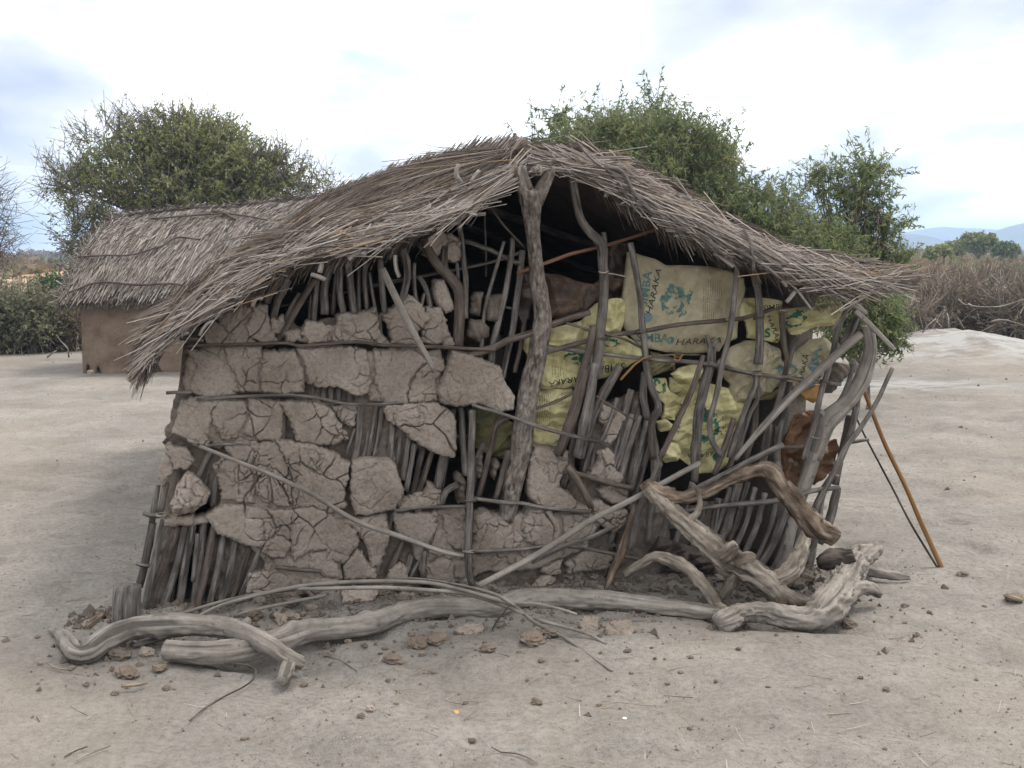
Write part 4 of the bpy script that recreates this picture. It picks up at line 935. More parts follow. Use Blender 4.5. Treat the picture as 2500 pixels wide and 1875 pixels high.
# bindings
for tl, pts, w in [('K', [(765,250),(815,262),(862,246)], 12), ('C', [(1410,1520),(1460,1535),(1530,1532)], 9), ('K', [(1500,1065),(1530,1140),(1590,1060)], 14), ('K', [(1490,1070),(1540,1090),(1585,1065)], 12), ('K',[(860,270),(950,285),(1035,305)],14)]:
    pole('binding', tl, w, .085, pts, 'bamboo' if w in (14, 12) and tl == 'K' and pts[0][0] > 1400 else 'pole_pale', sides=6)

# cord and bark lashings where poles cross rails
def lashing(tile, x, y, w, ang, off):
    p = on_wall(*src(tile, x, y), off); r = w * TILES[tile][2] / 2 * cam_depth(p) / FOC
    ax = WE * math.cos(ang) + ZUP * math.sin(ang); b1 = np.cross(ax, WN); tb = []
    for k in range(3):
        c = p + ax * r * (.30 * (k - 1)) + WN * rng.uniform(-.002, .002); t = np.linspace(0, 2 * math.pi, 15)
        P = [c + (b1 * math.cos(a) + WN * math.sin(a)) * (r * rng.uniform(1.02, 1.12)) + ax * r * .25 * math.sin(a + k) for a in t]
        tb.append(tube(P, np.full(15, max(.0022, r * .12)), 5, .008, .1))
    child('lashing', join_tubes('lashing', tb), M['pole_brown'] if rng.uniform() < .5 else M['drift_warm'], hut)
for a_ in [('K',1180,840,95,1.5,.055),('K',780,905,100,1.45,.05),('K',2050,722,80,1.5,.08),('K',1225,1105,95,1.5,.06),('L',760,790,80,1.4,.08),('L',1070,850,95,1.5,.05),('L',1350,880,95,1.4,.04),('L',1090,300,95,1.5,.05),
           ('L',1330,230,90,1.5,.035),('L',1740,930,95,1.3,.06),('E',1025,945,80,1.5,.10),('E',1012,1310,78,1.5,.1),('E',1740,750,60,1.2,.05),('F',1300,620,90,1.1,.03),('F',880,690,90,1.1,.02),('F',1580,470,60,1.0,.04),('B',1040,1470,60,1.4,.02),('B',1140,1425,62,1.4,.02),('D',870,470,70,1.3,.02),('B',1210,860,55,1.3,.0)]: lashing(*a_)

# ------------------------------------------------------------------ sacks and hides stuffed into the broken wall
def sack_mat(name, c0, c1, c2):
    def f(nt, b):
        p = geo_pos(nt)
        c = ramp(nt, noise(nt, p, 7, 5, .6), [(.32, c0), (.52, c1), (.7, c2)])
        c = mixc(nt, .45, c, ramp(nt, noise(nt, p, 26, 5, .65), [(.3, (.6, .56, .48)), (.6, (1, 1, 1))]), 'MULTIPLY')
        nt.links.new(c, b.inputs['Base Color']); b.inputs['Roughness'].default_value = .62
        bump(nt, b, noise(nt, scaled(nt, p, (1, 1, 1)), 90, 4), .25, .004)
    return mat(name, f)
M['sack_y'] = sack_mat('yellow cement sack', (.35, .31, .15), (.56, .51, .265), (.68, .63, .37))
M['sack_t'] = sack_mat('tan cement sack', (.25, .21, .13), (.37, .325, .215), (.45, .40, .275))
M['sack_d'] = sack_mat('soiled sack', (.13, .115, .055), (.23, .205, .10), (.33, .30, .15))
M['sack_o'] = sack_mat('orange bag', (.42, .22, .08), (.52, .30, .12), (.55, .38, .16))
def hide_build(c0, c1, c2):
    def f(nt, b):
        p = geo_pos(nt)
        nt.links.new(ramp(nt, noise(nt, scaled(nt, p, (4, 4, 11)), 1.6, 6, .65), [(.3, c0), (.52, c1), (.72, c2)]), b.inputs['Base Color'])
        b.inputs['Roughness'].default_value = .55; b.inputs['Specular IOR Level'].default_value = .4
        bump(nt, b, noise(nt, p, 30, 5), .5, .01)
    return f
M['hide'] = mat('brown cow hide', hide_build((.028, .017, .011), (.075, .045, .028), (.20, .13, .08)))
M['hide_o'] = mat('rusty brown hide', hide_build((.07, .032, .014), (.14, .068, .03), (.21, .115, .055)))
M['hide_d'] = mat('dark dry hide', hide_build((.022, .014, .011), (.05, .034, .026), (.10, .075, .058)))
M['ink_teal'] = mat('teal ink', lambda nt, b: nt.links.new(ramp(nt, noise(nt, geo_pos(nt), 40, 4, .7), [(.32, (.04, .105, .10)), (.52, (.085, .16, .145)), (.68, (.25, .25, .165))]), b.inputs['Base Color']))
M['ink_green'] = mat('green ink', lambda nt, b: nt.links.new(ramp(nt, noise(nt, geo_pos(nt), 40, 4, .7), [(.32, (.02, .09, .06)), (.55, (.045, .14, .095)), (.7, (.28, .28, .14))]), b.inputs['Base Color']))
M['ink_blue'] = mat('blue ink', lambda nt, b: nt.links.new(ramp(nt, noise(nt, geo_pos(nt), 40, 4, .7), [(.32, (.085, .175, .19)), (.56, (.13, .225, .23)), (.72, (.30, .30, .22))]), b.inputs['Base Color']))
M['ink_black'] = mat('black ink', lambda nt, b: nt.links.new(ramp(nt, noise(nt, geo_pos(nt), 40, 4, .7), [(.4, (.022, .024, .022)), (.65, (.07, .07, .055)), (.78, (.24, .22, .13))]), b.inputs['Base Color']))
def cloth_h(T, edge=.05, fold=.025, f1=7.0, ang=.5, crisp=.012, f2=17.0):
    def f(u, v, d, sd):
        a = u * math.cos(ang) + v * math.sin(ang); b = -u * math.sin(ang) + v * math.cos(ang)
        w = .35 * fbm(u * 6, v * 6, sd, 3, 2)
        h = T * .4 * (1 - np.exp(-d / (edge * .3))) + fold * .8 * (1 - 2 * np.abs(vn(a * f1 + w, b * f1 * .45, sd, 31)))
        h = h + crisp * 3.8 * (vor_facet(a * f2 * .62 + w, b * f2 * .5, 31 + sd) - .5) + crisp * 2.2 * (vor_facet(b * f2 * 1.3 - w, a * f2 * 1.1, 37 + sd) - .5)
        return h
    return f
SK = {}
def sack(key, name, tile, pts, off, m, label, T=.05, edge=.05, fold=.026, f1=7.0, ang=.5, crisp=.015, f2=13., cat='sack', jag=.004, cell=.0062, group=None):
    me, H, poly = sheet(name, tile, pts, off, cloth_h(T, edge, fold, f1, ang, crisp, f2), jag=jag, cell=cell, skirt=.02, jf=20)
    me.polygons.foreach_set('use_smooth', [False] * len(me.polygons))
    o = obj(name, me, M[m], None, label, cat, group)
    SK[key] = (o, H); return o
sack('big', 'cement_sack', 'K', [(1060,60),(1130,70),(1330,130),(1430,190),(1600,190),(1850,200),(2080,260),(2130,300),(2180,320),(2200,420),(2150,620),(2100,900),(1980,960),(1940,1030),(1700,1050),(1450,1045),(1240,1000),(1150,960),(1040,830),(1000,760),(1010,480)], -.04, 'sack_t',
     'large tan cement sack spread flat with blue lion head print', .022, .02, .022, 3.2, .9, .006, 9.)
sack('left_up', 'cement_sack', 'K', [(620,720),(750,570),(860,525),(900,510),(990,510),(1030,570),(1015,720),(960,860),(800,890),(600,800)], -.03, 'sack_y', 'bright yellow crumpled sack corner poking up beside the crooked pole', .06, .06, .02, 7)
sack('left_mid', 'cement_sack', 'K', [(20,900),(300,800),(680,715),(1000,860),(1190,980),(1190,1100),(1000,1190),(850,1290),(560,1380),(200,1400),(150,1200),(30,1000)], -.06, 'sack_y', 'yellow cement sack with upside down black lettering right of the king post', .05, .06, .03, 5, 1.3)
sack('low', 'cement_sack', 'E', [(1470,150),(1760,140),(1780,200),(1660,600),(1470,620)], -.09, 'sack_y', 'yellow sack panel with fine print hanging low beside the king post', .03, .04, .015, 5, 0)
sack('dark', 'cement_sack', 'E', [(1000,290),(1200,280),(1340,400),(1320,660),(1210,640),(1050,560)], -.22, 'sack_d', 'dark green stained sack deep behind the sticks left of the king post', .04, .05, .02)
sack('roll', 'cement_sack', 'L', [(1340,220),(1560,190),(1900,160),(1960,230),(1890,370),(1640,395),(1480,480),(1390,470),(1345,350)], -.04, 'sack_y', 'rolled yellow sack tucked under the right eave', .10, .07, .02, 6, .2)
sack('up_mid', 'cement_sack', 'L', [(870,150),(960,110),(1160,108),(1330,140),(1320,300),(1290,550),(1160,530),(980,500),(960,340),(860,270)], -.04, 'sack_y', 'yellow sack with open rolled mouth and black lettering below the thatch', .05, .05, .025, 7, 1.2)
sack('mid', 'cement_sack', 'L', [(690,740),(810,590),(960,525),(1130,525),(1300,610),(1325,760),(1190,830),(1150,1000),(960,1155),(750,1135),(800,950),(700,830)], -.05, 'sack_t', 'crumpled tan sack below the large flat one', .07, .06, .03, 7, .7, .013)
sack('right', 'cement_sack', 'L', [(1100,850),(1320,740),(1420,660),(1600,520),(1720,490),(1820,540),(1865,620),(1720,820),(1620,1010),(1430,1010),(1300,985),(1180,1030),(1100,1090)], -.07, 'sack_t', 'pale sack with blue letters at the right end of the wall', .05, .05, .02, 6, 2.2)
sack('bulge', 'cement_sack', 'L', [(225,850),(300,795),(520,755),(560,800),(545,900),(400,950),(300,930)], .0, 'sack_y', 'bright yellow bulging sack top under the middle rail', .08, .06, .012, 6)
sack('body', 'cement_sack', 'L', [(210,880),(420,900),(560,930),(800,990),(950,1150),(945,1280),(890,1450),(820,1700),(720,1800),(520,1830),(330,1690),(200,1500),(300,1300),(215,1000)], -.06, 'sack_y', 'wide yellow sack with green lion print low in the wall', .06, .05, .03, 6, .3, .012)
sack('twist', 'cement_sack', 'L', [(40,910),(200,895),(225,1020),(330,1090),(270,1300),(140,1290),(170,1150),(110,1080)], -.03, 'sack_y', 'twisted yellow sack with green print beside the gnarled pole', .05, .04, .02, 9, .1, .014)
sack('knob', 'cement_sack', 'F', [(305,90),(360,60),(430,110),(450,180),(400,150),(335,160)], -.01, 'sack_y', 'small pale yellow sack fold sticking out above the lowest fold', .06, .04, .015, 9)
sack('knob2', 'cement_sack', 'F', [(335,300),(380,230),(450,240),(470,300),(450,370),(380,390),(340,350)], -.01, 'sack_y', 'lowest crumpled yellow sack fold beside the gnarled pole', .06, .04, .02, 10, .8, .014)
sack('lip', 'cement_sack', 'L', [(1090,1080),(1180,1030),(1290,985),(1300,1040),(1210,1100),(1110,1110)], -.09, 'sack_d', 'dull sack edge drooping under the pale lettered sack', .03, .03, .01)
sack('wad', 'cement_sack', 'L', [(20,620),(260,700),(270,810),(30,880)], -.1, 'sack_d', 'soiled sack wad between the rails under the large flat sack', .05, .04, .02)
sack('orange', 'plastic_bag', 'L', [(1520,1050),(1690,950),(1710,1050),(1640,1145),(1560,1105)], -.05, 'sack_o', 'small orange plastic bag behind the long diagonal pole', .06, .06, .01, 6, cat='bag')
sack('hide1', 'cow_hide', 'K', [(240,270),(400,285),(600,360),(720,375),(770,330),(900,320),(1045,300),(1020,480),(870,540),(700,640),(400,720),(260,700)], -.12, 'hide', 'glossy brown hide draped between the king post and the crooked pole', .08, .08, .04, 5, 1.35, .01, cat='hide')
sack('hide2', 'cow_hide', 'K', [(900,-20),(1050,-30),(1060,60),(1030,310),(860,340),(862,160)], -.11, 'hide_d', 'dark dry hide hanging beside the large tan sack', .03, .04, .02, 5, .2, cat='hide')
sack('hide3', 'cow_hide', 'B', [(1240,900),(1310,880),(1330,1100),(1310,1260),(1250,1300),(1205,1200)], -.06, 'hide_d', 'narrow dark hide hanging just left of the king post', .04, .04, .02, 6, .2, cat='hide')
sack('hide4', 'cow_hide', 'L', [(1300,1560),(1430,1250),(1610,1200),(1680,1230),(1660,1450),(1570,1800),(1460,1960),(1270,1900),(1260,1700)], -.12, 'hide_o', 'rusty brown hide leaning inside the right corner of the hut', .05, .05, .03, 5, .9, cat='hide')
sack('hide5', 'cow_hide', 'F', [(330,920),(480,960),(770,1075),(780,1200),(620,1170),(440,1155),(270,1035)], .03, 'hide_d', 'dark stiff hide lying at the foot of the right wall', .03, .03, .02, 5, .4, cat='hide')
sack('hide6', 'cow_hide', 'F', [(1490,310),(1590,210),(1610,290),(1575,430),(1430,550),(1440,430)], -.08, 'hide_o', 'brown hide strip showing right of the corner post', .03, .03, .02, 5, cat='hide')

def on_sack(key, uv, name, faces, m, lift=.0025):
    o, H = SK[key]; uv = np.asarray(uv)
    h = H(uv[:, 0], uv[:, 1]) + lift
    obj(name, fastmesh(name, wall_p(uv[:, 0], uv[:, 1], h), faces, False), M[m], o)
def print_text(key, body, tile, x, y, hpx, rot, m, shear=0.0, sx=1.0, bold=.0):
    """flat printed word: centre at a photo point, letter height in photo pixels, rot = degrees anticlockwise"""
    cu = bpy.data.curves.new('t', 'FONT'); cu.body = body; cu.align_x = 'CENTER'; cu.align_y = 'CENTER'; cu.shear = shear; cu.size = 1.0; cu.offset = bold; cu.resolution_u = 3
    to = bpy.data.objects.new('t', cu); COL.objects.link(to)
    bpy.context.view_layer.update()
    dg = bpy.context.evaluated_depsgraph_get()
    me = bpy.data.meshes.new_from_object(to.evaluated_get(dg))
    bpy.data.objects.remove(to); bpy.data.curves.remove(cu)
    bm = bmesh.new(); bm.from_mesh(me); bmesh.ops.triangulate(bm, faces=bm.faces)
    for _ in range(3):
        es = [e for e in bm.edges if e.calc_length() > .22]
        if es: bmesh.ops.subdivide_edges(bm, edges=es, cuts=1); bmesh.ops.triangulate(bm, faces=[f for f in bm.faces if len(f.verts) > 3])
    V = np.array([v.co[:] for v in bm.verts]); bm.verts.index_update()
    F = np.array([[v.index for v in f.verts] for f in bm.faces]); bm.free(); bpy.data.meshes.remove(me)
    if len(F) == 0: return
    p = on_wall(*src(tile, x, y), -.02); cu_, cv_ = wall_uv(p); s = hpx * TILES[tile][2] * cam_depth(p) / FOC / .72
    a = math.radians(rot); X = V[:, 0] * s * sx; Y = V[:, 1] * s
    on_sack(key, np.column_stack([cu_ + X * math.cos(a) - Y * math.sin(a), cv_ + X * math.sin(a) + Y * math.cos(a)]), 'lettering', F, m)
def print_disc(key, tile, x, y, rpx, m):
    p = on_wall(*src(tile, x, y), -.02); u, v = wall_uv(p); r = rpx * TILES[tile][2] * cam_depth(p) / FOC
    n = 20; a = np.linspace(0, 2 * math.pi, n, endpoint=False)
    uv = np.vstack([[u, v], np.column_stack([u + r * .5 * np.cos(a), v + r * .5 * np.sin(a)]), np.column_stack([u + r * np.cos(a), v + r * np.sin(a)])])
    j = np.arange(n); k = (j + 1) % n
    on_sack(key, uv, 'printed_dot', [np.column_stack([j * 0, 1 + j, 1 + k]), np.column_stack([1 + j, 1 + n + j, 1 + n + k, 1 + k])], m)
def print_blot(key, tile, x, y, rx, ry, rot, m, thr=.0, seed=3, name='lion_print', cell=.0032, fr=28.):
    p = on_wall(*src(tile, x, y), -.02); u, v = wall_uv(p); s = TILES[tile][2] * cam_depth(p) / FOC; rx *= s; ry *= s
    U, V = np.meshgrid(np.arange(-rx * 1.3, rx * 1.3, cell), np.arange(-ry * 1.3, ry * 1.3, cell))
    e = np.hypot(U / rx, V / ry); th = np.arctan2(V, U)
    ex = np.hypot((U + rx * .12) / rx, (V - ry * .1) / ry); mane = .42 - 1.2 * np.abs(ex - .62) + 1.0 * fbm(np.cos(th) * 3 + ex, np.sin(th) * 3, ex * 3, seed, 4, .7) + .35 * fbm(U * fr * 2, V * fr * 2, 0, seed + 3, 3) + .3 * np.sin(th + 1.0) * (ex - .2)
    face = .5 * fbm(U * fr * 1.6, V * fr * 1.6, 2, seed + 9, 3) + .02
    msk = np.where(e < .34, face, mane) > thr + .12
    msk &= e < 1.25
    q = msk[:-1, :-1] & msk[1:, 1:] & msk[:-1, 1:] & msk[1:, :-1]
    idx = np.arange(U.size).reshape(U.shape); Q = np.stack([idx[:-1, :-1], idx[:-1, 1:], idx[1:, 1:], idx[1:, :-1]], -1)[q]
    used = np.unique(Q); rm = np.full(U.size, -1); rm[used] = np.arange(len(used)); a = math.radians(rot)
    X, Y = U.ravel()[used], V.ravel()[used]
    on_sack(key, np.column_stack([u + X * math.cos(a) - Y * math.sin(a), v + X * math.sin(a) + Y * math.cos(a)]), name, rm[Q], m)
def print_lines(key, tile, x0, y0, x1, y1, n, m='ink_black', gap=.35):
    """a block of tiny illegible print: n hair lines of broken dashes"""
    uv, F = [], []
    for i in range(n):
        x = x0 + (x1 - x0) * i / max(1, n - 1); y = y0
        while y < y1:
            L = random.uniform(8, 40)
            y2 = min(y + L, y1)
            for (a, b) in ((x - 1.6, y), (x + 1.6, y), (x + 1.6, y2), (x - 1.6, y2)): uv.append(wall_uv(on_wall(*src(tile, a, b), -.02)))
            k = len(uv); F.append([k - 4, k - 3, k - 2, k - 1]); y = y2 + random.uniform(3, 14)
    on_sack(key, uv, 'fine_print', np.array(F), m)
print_text('big', 'SIMBA', 'K', 1238, 425, 84, 82, 'ink_teal', 0, 1.1, .02); print_text('big', 'HARAKA', 'K', 1316, 455, 62, 77, 'ink_black', .25, 1.35)
print_disc('big', 'K', 1256, 700, 47, 'ink_blue'); print_blot('big', 'K', 1520, 560, 165, 165, 0, 'ink_teal', -.02, 3)
print_text('big', 'SIMBA', 'K', 1300, 905, 84, -3, 'ink_teal', 0, 1.05, .02); print_disc('big', 'K', 1478, 925, 36, 'ink_teal'); print_text('big', 'HARAKA', 'K', 1740, 935, 62, 2, 'ink_black', .25, 1.35)
print_lines('big', 'K', 1790, 330, 1960, 720, 10)
print_text('left_mid', 'SIMBA', 'K', 905, 1198, 84, 187, 'ink_black', 0, .85); print_text('left_mid', 'HARAKA', 'K', 470, 1318, 62, 190, 'ink_black', .2, 1.1); print_disc('left_mid', 'K', 785, 1245, 46, 'ink_green')
print_blot('left_mid', 'K', 560, 1110, 150, 75, 0, 'ink_green', .02, 8); print_blot('left_mid', 'K', 900, 960, 90, 50, 0, 'ink_green', .0, 12); print_lines('left_mid', 'K', 330, 1180, 430, 1290, 5)
print_lines('low', 'E', 1500, 180, 1620, 430, 9); print_blot('dark', 'E', 1150, 360, 90, 60, 0, 'ink_teal', .05, 4)
print_text('up_mid', 'SIMBA', 'L', 1245, 205, 62, 8, 'ink_black', 0, .8); print_text('up_mid', 'HARAKA', 'L', 1240, 440, 52, -72, 'ink_black', .2, 1.2); print_text('up_mid', 'S', 'L', 1175, 455, 90, 8, 'ink_green', 0, 1.0, .03)
print_blot('roll', 'L', 1450, 330, 120, 90, 20, 'ink_green', .05, 22); print_text('right', 'SIMBA', 'L', 1665, 800, 100, 82, 'ink_blue', 0, 1.05, .02); print_text('right', 'HARAKA', 'L', 1545, 830, 60, 80, 'ink_black', .2, 1.0)
print_blot('right', 'L', 1260, 850, 150, 60, 28, 'ink_blue', .08, 14); print_blot('right', 'L', 1430, 820, 60, 70, 0, 'ink_blue', .0, 19)
print_blot('body', 'L', 610, 1400, 160, 190, 0, 'ink_green', -.02, 25); print_text('body', 'SIMBA', 'L', 285, 1130, 62, 80, 'ink_black', 0, .9); print_text('body', 'HARAKA', 'L', 340, 1290, 52, 78, 'ink_black', .2, 1.0)
print_text('body', 'HARAKA', 'L', 590, 1645, 52, 184, 'ink_black', .2, 1.2); print_disc('body', 'L', 720, 1680, 50, 'ink_green'); print_blot('twist', 'L', 130, 990, 80, 90, 0, 'ink_green', .05, 31)
print_lines('mid', 'L', 860, 1020, 900, 1090, 4); print_lines('mid', 'L', 1120, 560, 1280, 700, 4)

# ------------------------------------------------------------------ loose sticks leaning on the hut
def stick(name, label, tile, w, off, pts, m='pole', cat='stick', sides=9, extra=(), group=None, furrow=0.0, rough=.1, step=.035, knots=0):
    tb = [tube(*px_path(tile, pts, w, off), sides, step, rough, furrow, (.012 if cat == 'log' else .0008 if m in ('bamboo', 'drift_dark') else .004), knots, gnarl=.12 if cat == 'log' else .0)]
    for (w2, off2, pts2) in extra: tb.append(tube(*px_path(tile, pts2, w2, off2), max(7, sides - 2), step, rough, furrow, .002))
    return obj(name, join_tubes(name, tb), M[m], None, label, cat, group)
stick('loose_stick', 'thin grey stick hanging diagonally down from the eave over the upper mud wall', 'B', [50,56,52,40], .13, [(245,900),(330,1080),(440,1300),(520,1450),(625,1645)], 'drift')
stick('leaning_pole', 'long thin grey pole lying diagonally across the cracked mud wall', 's', [9,11,12,13,12,11], .14, [(487,1089),(572,1124),(676,1164),(778,1215),(868,1270),(970,1307),(1060,1340),(1105,1352),(1132,1356)], 'drift')
stick('leaning_pole', 'stout pale grey pole slanting up across the right sacks to the corner post', 'L', [84,84,80,74,60,44], [.17,.16,.14], [(2085,462),(1900,620),(1600,900),(1400,1080),(1150,1350),(1020,1500),(860,1690)], 'drift')
stick('leaning_pole', 'long grey pole propped from the ground in front of the wall up toward the driftwood', 'E', [46,46,44,42,40], [.32,.18], [(1085,1565),(1400,1400),(1650,1250),(1900,1090),(2212,932),(2680,680)], 'drift', rough=.06)
stick('loose_stick', 'thinner twin stick just below the long propped pole', 'E', [34,36,30], [.16,.10], [(1470,1395),(1700,1282),(1900,1212),(2065,1135)])
stick('leaning_pole', 'pale stick with cut tip crossing in front of the lower right sticks', 'F', [40,46,46,44], [.22,.25], [(480,622),(700,512),(950,382),(1215,252)])
stick('bark_strip', 'ragged brown bark strip standing upright against the wall foot', 'E', [24,60,62,40,30], [.22,.18,.14], [(1995,1605),(2050,1470),(2110,1330),(2165,1150),(2205,980)], 'rot', 'bark', rough=.35)
stick('loose_stick', 'short brown broken stick stuck at an angle in the wall opening', 'E', [44,56,50], .10, [(1728,702),(1800,800),(1900,1000)], 'pole_brown')
stick('loose_stick', 'thin brown cross twig slanting past the king post', 'E', [24,30,28], .12, [(1040,258),(1300,340),(1500,410),(1700,470),(2020,548)], 'pole')
stick('twig', 'thin brown twig hanging over the leaning sticks right of the middle', 'E', 14, .12, [(1935,195),(2060,280),(2225,375)], 'pole_brown', 'twig', 6)
stick('twig', 'split orange twig poking out of the lower rail', 'K', [26,22,16], .11, [(980,1310),(1150,1130),(1280,1075)], 'bamboo', 'twig', 6)
stick('loose_stick', 'grey stick leaning outward beyond the right corner post', 'C', [30,36,38,36], [.02,.06,.10], [(2002,1028),(1900,1250),(1770,1460),(1650,1620),(1540,1860),(1440,2040)], 'pole')
stick('spear_pole', 'slim orange brown pole leaning against the right side of the hut', 's', [9.5,10,11,11.5,12.5], [-.30,-.26,-.2,-.14,-.06,.0], [(2104,940),(2127,1000),(2161,1085),(2212,1190),(2250,1278),(2312,1415)], 'bamboo', 'pole', 9, rough=.03)
stick('thin_switch', 'thin dark bowed switch beside the orange brown pole', 's', [4.5,5,5.5,6], [-.26,-.2,-.12,-.01], [(2076,985),(2110,1061),(2178,1190),(2229,1288),(2305,1412)], 'drift_dark', 'stick', 6, rough=.05)

# ------------------------------------------------------------------ logs and driftwood on the ground
stick('driftwood_log', 'long straight grey log lying along the foot of the wall', 's', [50,56,58,58,54,54,52,52,52,50,48,42,30], 'g', [(405,1588),(500,1593),(600,1588),(680,1567),(745,1545),(800,1538),(902,1526),(1004,1492),(1106,1482),(1208,1485),(1277,1465),(1345,1461),(1480,1465),(1602,1479),(1703,1492),(1760,1497)], 'drift', 'log', 40, furrow=.10, rough=.17, step=.014, knots=9)
D2 = tube(*px_path('D', [(70,1295),(130,1320),(200,1400),(255,1470),(330,1460),(450,1370),(700,1275),(1000,1262),(1300,1275),(1480,1310),(1650,1405),(1790,1500),(1880,1530)], [40,80,125,130,140,165,160,160,145,135,125,115,90], ['g','g','g','g','g','g.02','g.03','g.05','g.06','g.07','g.05','g.02','g']), 40, .012, .15, .11, .010, 9, gnarl=.2)
D2b = tube(*px_path('D', [(1795,1490),(1775,1570),(1745,1660)], [112,105,92], ['g.01','g','g']), 32, .012, .10, .12, 0, 1, gnarl=.2)
D2c = tube(*px_path('D', [(1440,1285),(1490,1225),(1500,1210)], [90,55,40], ['g.08','g.11','g.12']), 12, .02, .1)
obj('driftwood_log', join_tubes('driftwood_log', [D2, D2b, D2c]), M['drift'], None, 'curved grey log with forked cut end crossing the long log at the left', 'log')
F_ = lambda pts, w, off, sides=18, fur=.14, rough=.12, kn=3, gn=.6: tube(*px_path('F', pts, w, off), int(sides * 1.8), .009, rough, fur, .012, kn, gnarl=gn)
obj('driftwood_log', join_tubes('driftwood_log', [F_([(735,1545),(800,1520),(920,1480),(1100,1478),(1300,1510),(1440,1500),(1540,1420),(1620,1310),(1700,1170),(1770,1070),(1850,1010)], [110,150,130,140,160,190,220,215,190,150,110], ['g','g','g','g','g','g','g.02','g.03','g.02','g.02','g.03'], 26, .22, .12, 2),
     F_([(1560,1440),(1660,1360),(1760,1290),(1850,1290),(1905,1330)], [120,120,100,90,60], ['g.02','g.04','g.06','g.05','g.02'], 16, .18), F_([(1780,1090),(1850,1040),(1890,1000)], [90,110,80], ['g.06','g.06','g.06'], 14, .1)]),
     M['drift'], None, 'thick twisted pale driftwood log bent upward at the right corner', 'log')
obj('driftwood_stump', join_tubes('driftwood_stump', [F_([(1470,1110),(1540,1085),(1640,1070),(1720,1050)], [80,120,130,100], [.26,.27,.28,.3], 18, .25, .3, 4, .5)]), M['drift_dark'], None, 'dark rotten hollow stump behind the twisted driftwood log', 'stump')
obj('driftwood_branch', join_tubes('driftwood_branch', [F_([(235,560),(330,660),(450,780),(600,910),(800,1050),(1000,1170),(1130,1270),(1185,1390)], [90,105,120,150,170,175,160,120], [.26,.28,.32,.36,.40,.44,.46,.46], 20, .16, .16, 5),
     F_([(1130,1260),(1230,1190),(1310,1090),(1370,960),(1395,850)], [120,130,120,90,66], [.46,.42,.34,.26,.20], 16, .08), F_([(880,1150),(830,1250),(780,1350)], [100,80,70], [.42,.38,.34], 12, .1),
     F_([(1170,1280),(1260,1340),(1340,1375),(1440,1385)], [110,100,70,50], [.46,.48,.48,.46], 12, .1), F_([(500,800),(570,760),(605,690),(595,600),(560,530)], [46,46,38,28,12], [.33,.36,.38,.38,.38], 9, .05),
     F_([(800,1060),(850,1010),(880,970)], [110,100,70], [.42,.5,.52], 12, .25, .3), F_([(900,1080),(960,1060),(1010,1070)], [80,70,50], [.47,.52,.52], 10, .25, .3)]),
     M['drift_warm'], None, 'pale gnarled driftwood trunk with branch stubs leaning against the right wall', 'driftwood')
obj('driftwood_branch', join_tubes('driftwood_branch', [F_([(215,520),(260,580),(400,640),(600,615),(800,510),(1000,440),(1110,450),(1190,560),(1270,650),(1340,730),(1450,830),(1600,930)], [70,110,100,80,84,96,120,118,120,140,160,110], [.24,.25,.27,.28,.28,.30,.33,.36,.38,.40,.42,.44], 18, .2, .2, 4),
     F_([(1255,520),(1310,590),(1370,650)], [30,46,30], [.42,.46,.46], 9, .1)]), M['rot'], None, 'arched brown driftwood branch with peeling bark bending over the gnarled trunk', 'driftwood')
obj('driftwood_branch', join_tubes('driftwood_branch', [F_([(70,1185),(180,1120),(300,1060),(420,1085),(560,1165),(660,1290),(730,1400),(800,1430)], [60,60,66,92,90,84,74,40], [.16,.2,.26,.32,.38,.42,.46,.5], 16, .2, .16)]), M['drift_warm'], None, 'short arched grey driftwood piece ending on the long log', 'driftwood')
obj('driftwood_branch', join_tubes('driftwood_branch', [F_([(1830,1175),(1920,1190),(2040,1200),(2120,1205)], [60,66,56,30], ['g','g','g','g'], 12, .15, .2)]), M['drift'], None, 'low weathered log half buried behind the twisted driftwood', 'driftwood')
# bundle of long thin branches lying over the long log
BR_ = [('longest thin branch of the bundle running over the log to the right', 's', [9,10,11,11,10,10,9,7], ['g.02','g.05','g.09','g.12','g.13','g.14','g.15','g.17','g.14','g.06','g.02','g'], [(483,1505),(540,1478),(630,1453),(740,1430),(800,1424),(936,1420),(1055,1424),(1157,1448),(1249,1478),(1304,1519),(1379,1557),(1494,1638)]),
       ('second branch of the bundle with its left end near the bare sticks', 's', [8,9,10,10,9,8], ['g.02','g.06','g.11','g.13','g.13','g.14','g.14','g.13'], [(430,1502),(540,1470),(690,1441),(800,1437),(936,1434),(1038,1441),(1140,1451),(1236,1482),(1277,1499)]),
       ('thin upper branch of the bundle starting in front of the mud wall', 's', [6,7,8,8], ['g.12','g.15','g.17','g.17','g.16'], [(943,1412),(1038,1415),(1140,1431),(1208,1451),(1256,1478)]),
       ('short branch of the bundle ending on top of the long log', 's', [8,8,7,6], ['g.16','g.14','g.13','g.12'], [(1256,1473),(1311,1475),(1379,1489),(1408,1500)]),
       ('forked lower branch tip of the bundle with split pale end', 's', [9,9,9,7], ['g.07','g.05','g.03','g.02'], [(1304,1509),(1362,1526),(1430,1546),(1480,1571)]),
       ('lowest curved branch left of the bundle in front of the mud wall', 's', [8,9,8,7], ['g.02','g.05','g.08','g.1'], [(570,1505),(630,1488),(710,1470),(795,1452)])]
for lab, tl, w, off, pts in BR_: stick('branch', lab, tl, w, off, pts, 'drift', 'branch', 8, group='bundle of thin branches over the long log', rough=.14)
stick('twig', 'dark thin twig hanging across the branch bundle', 's', 4, ['g.17','g.08','g.01'], [(1246,1475),(1215,1512),(1202,1536)], 'pole_brown', 'twig', 6)
sb = on_ground(*src('D', 612, 1275)); sr = 100 * S_ * cam_depth(sb) / FOC
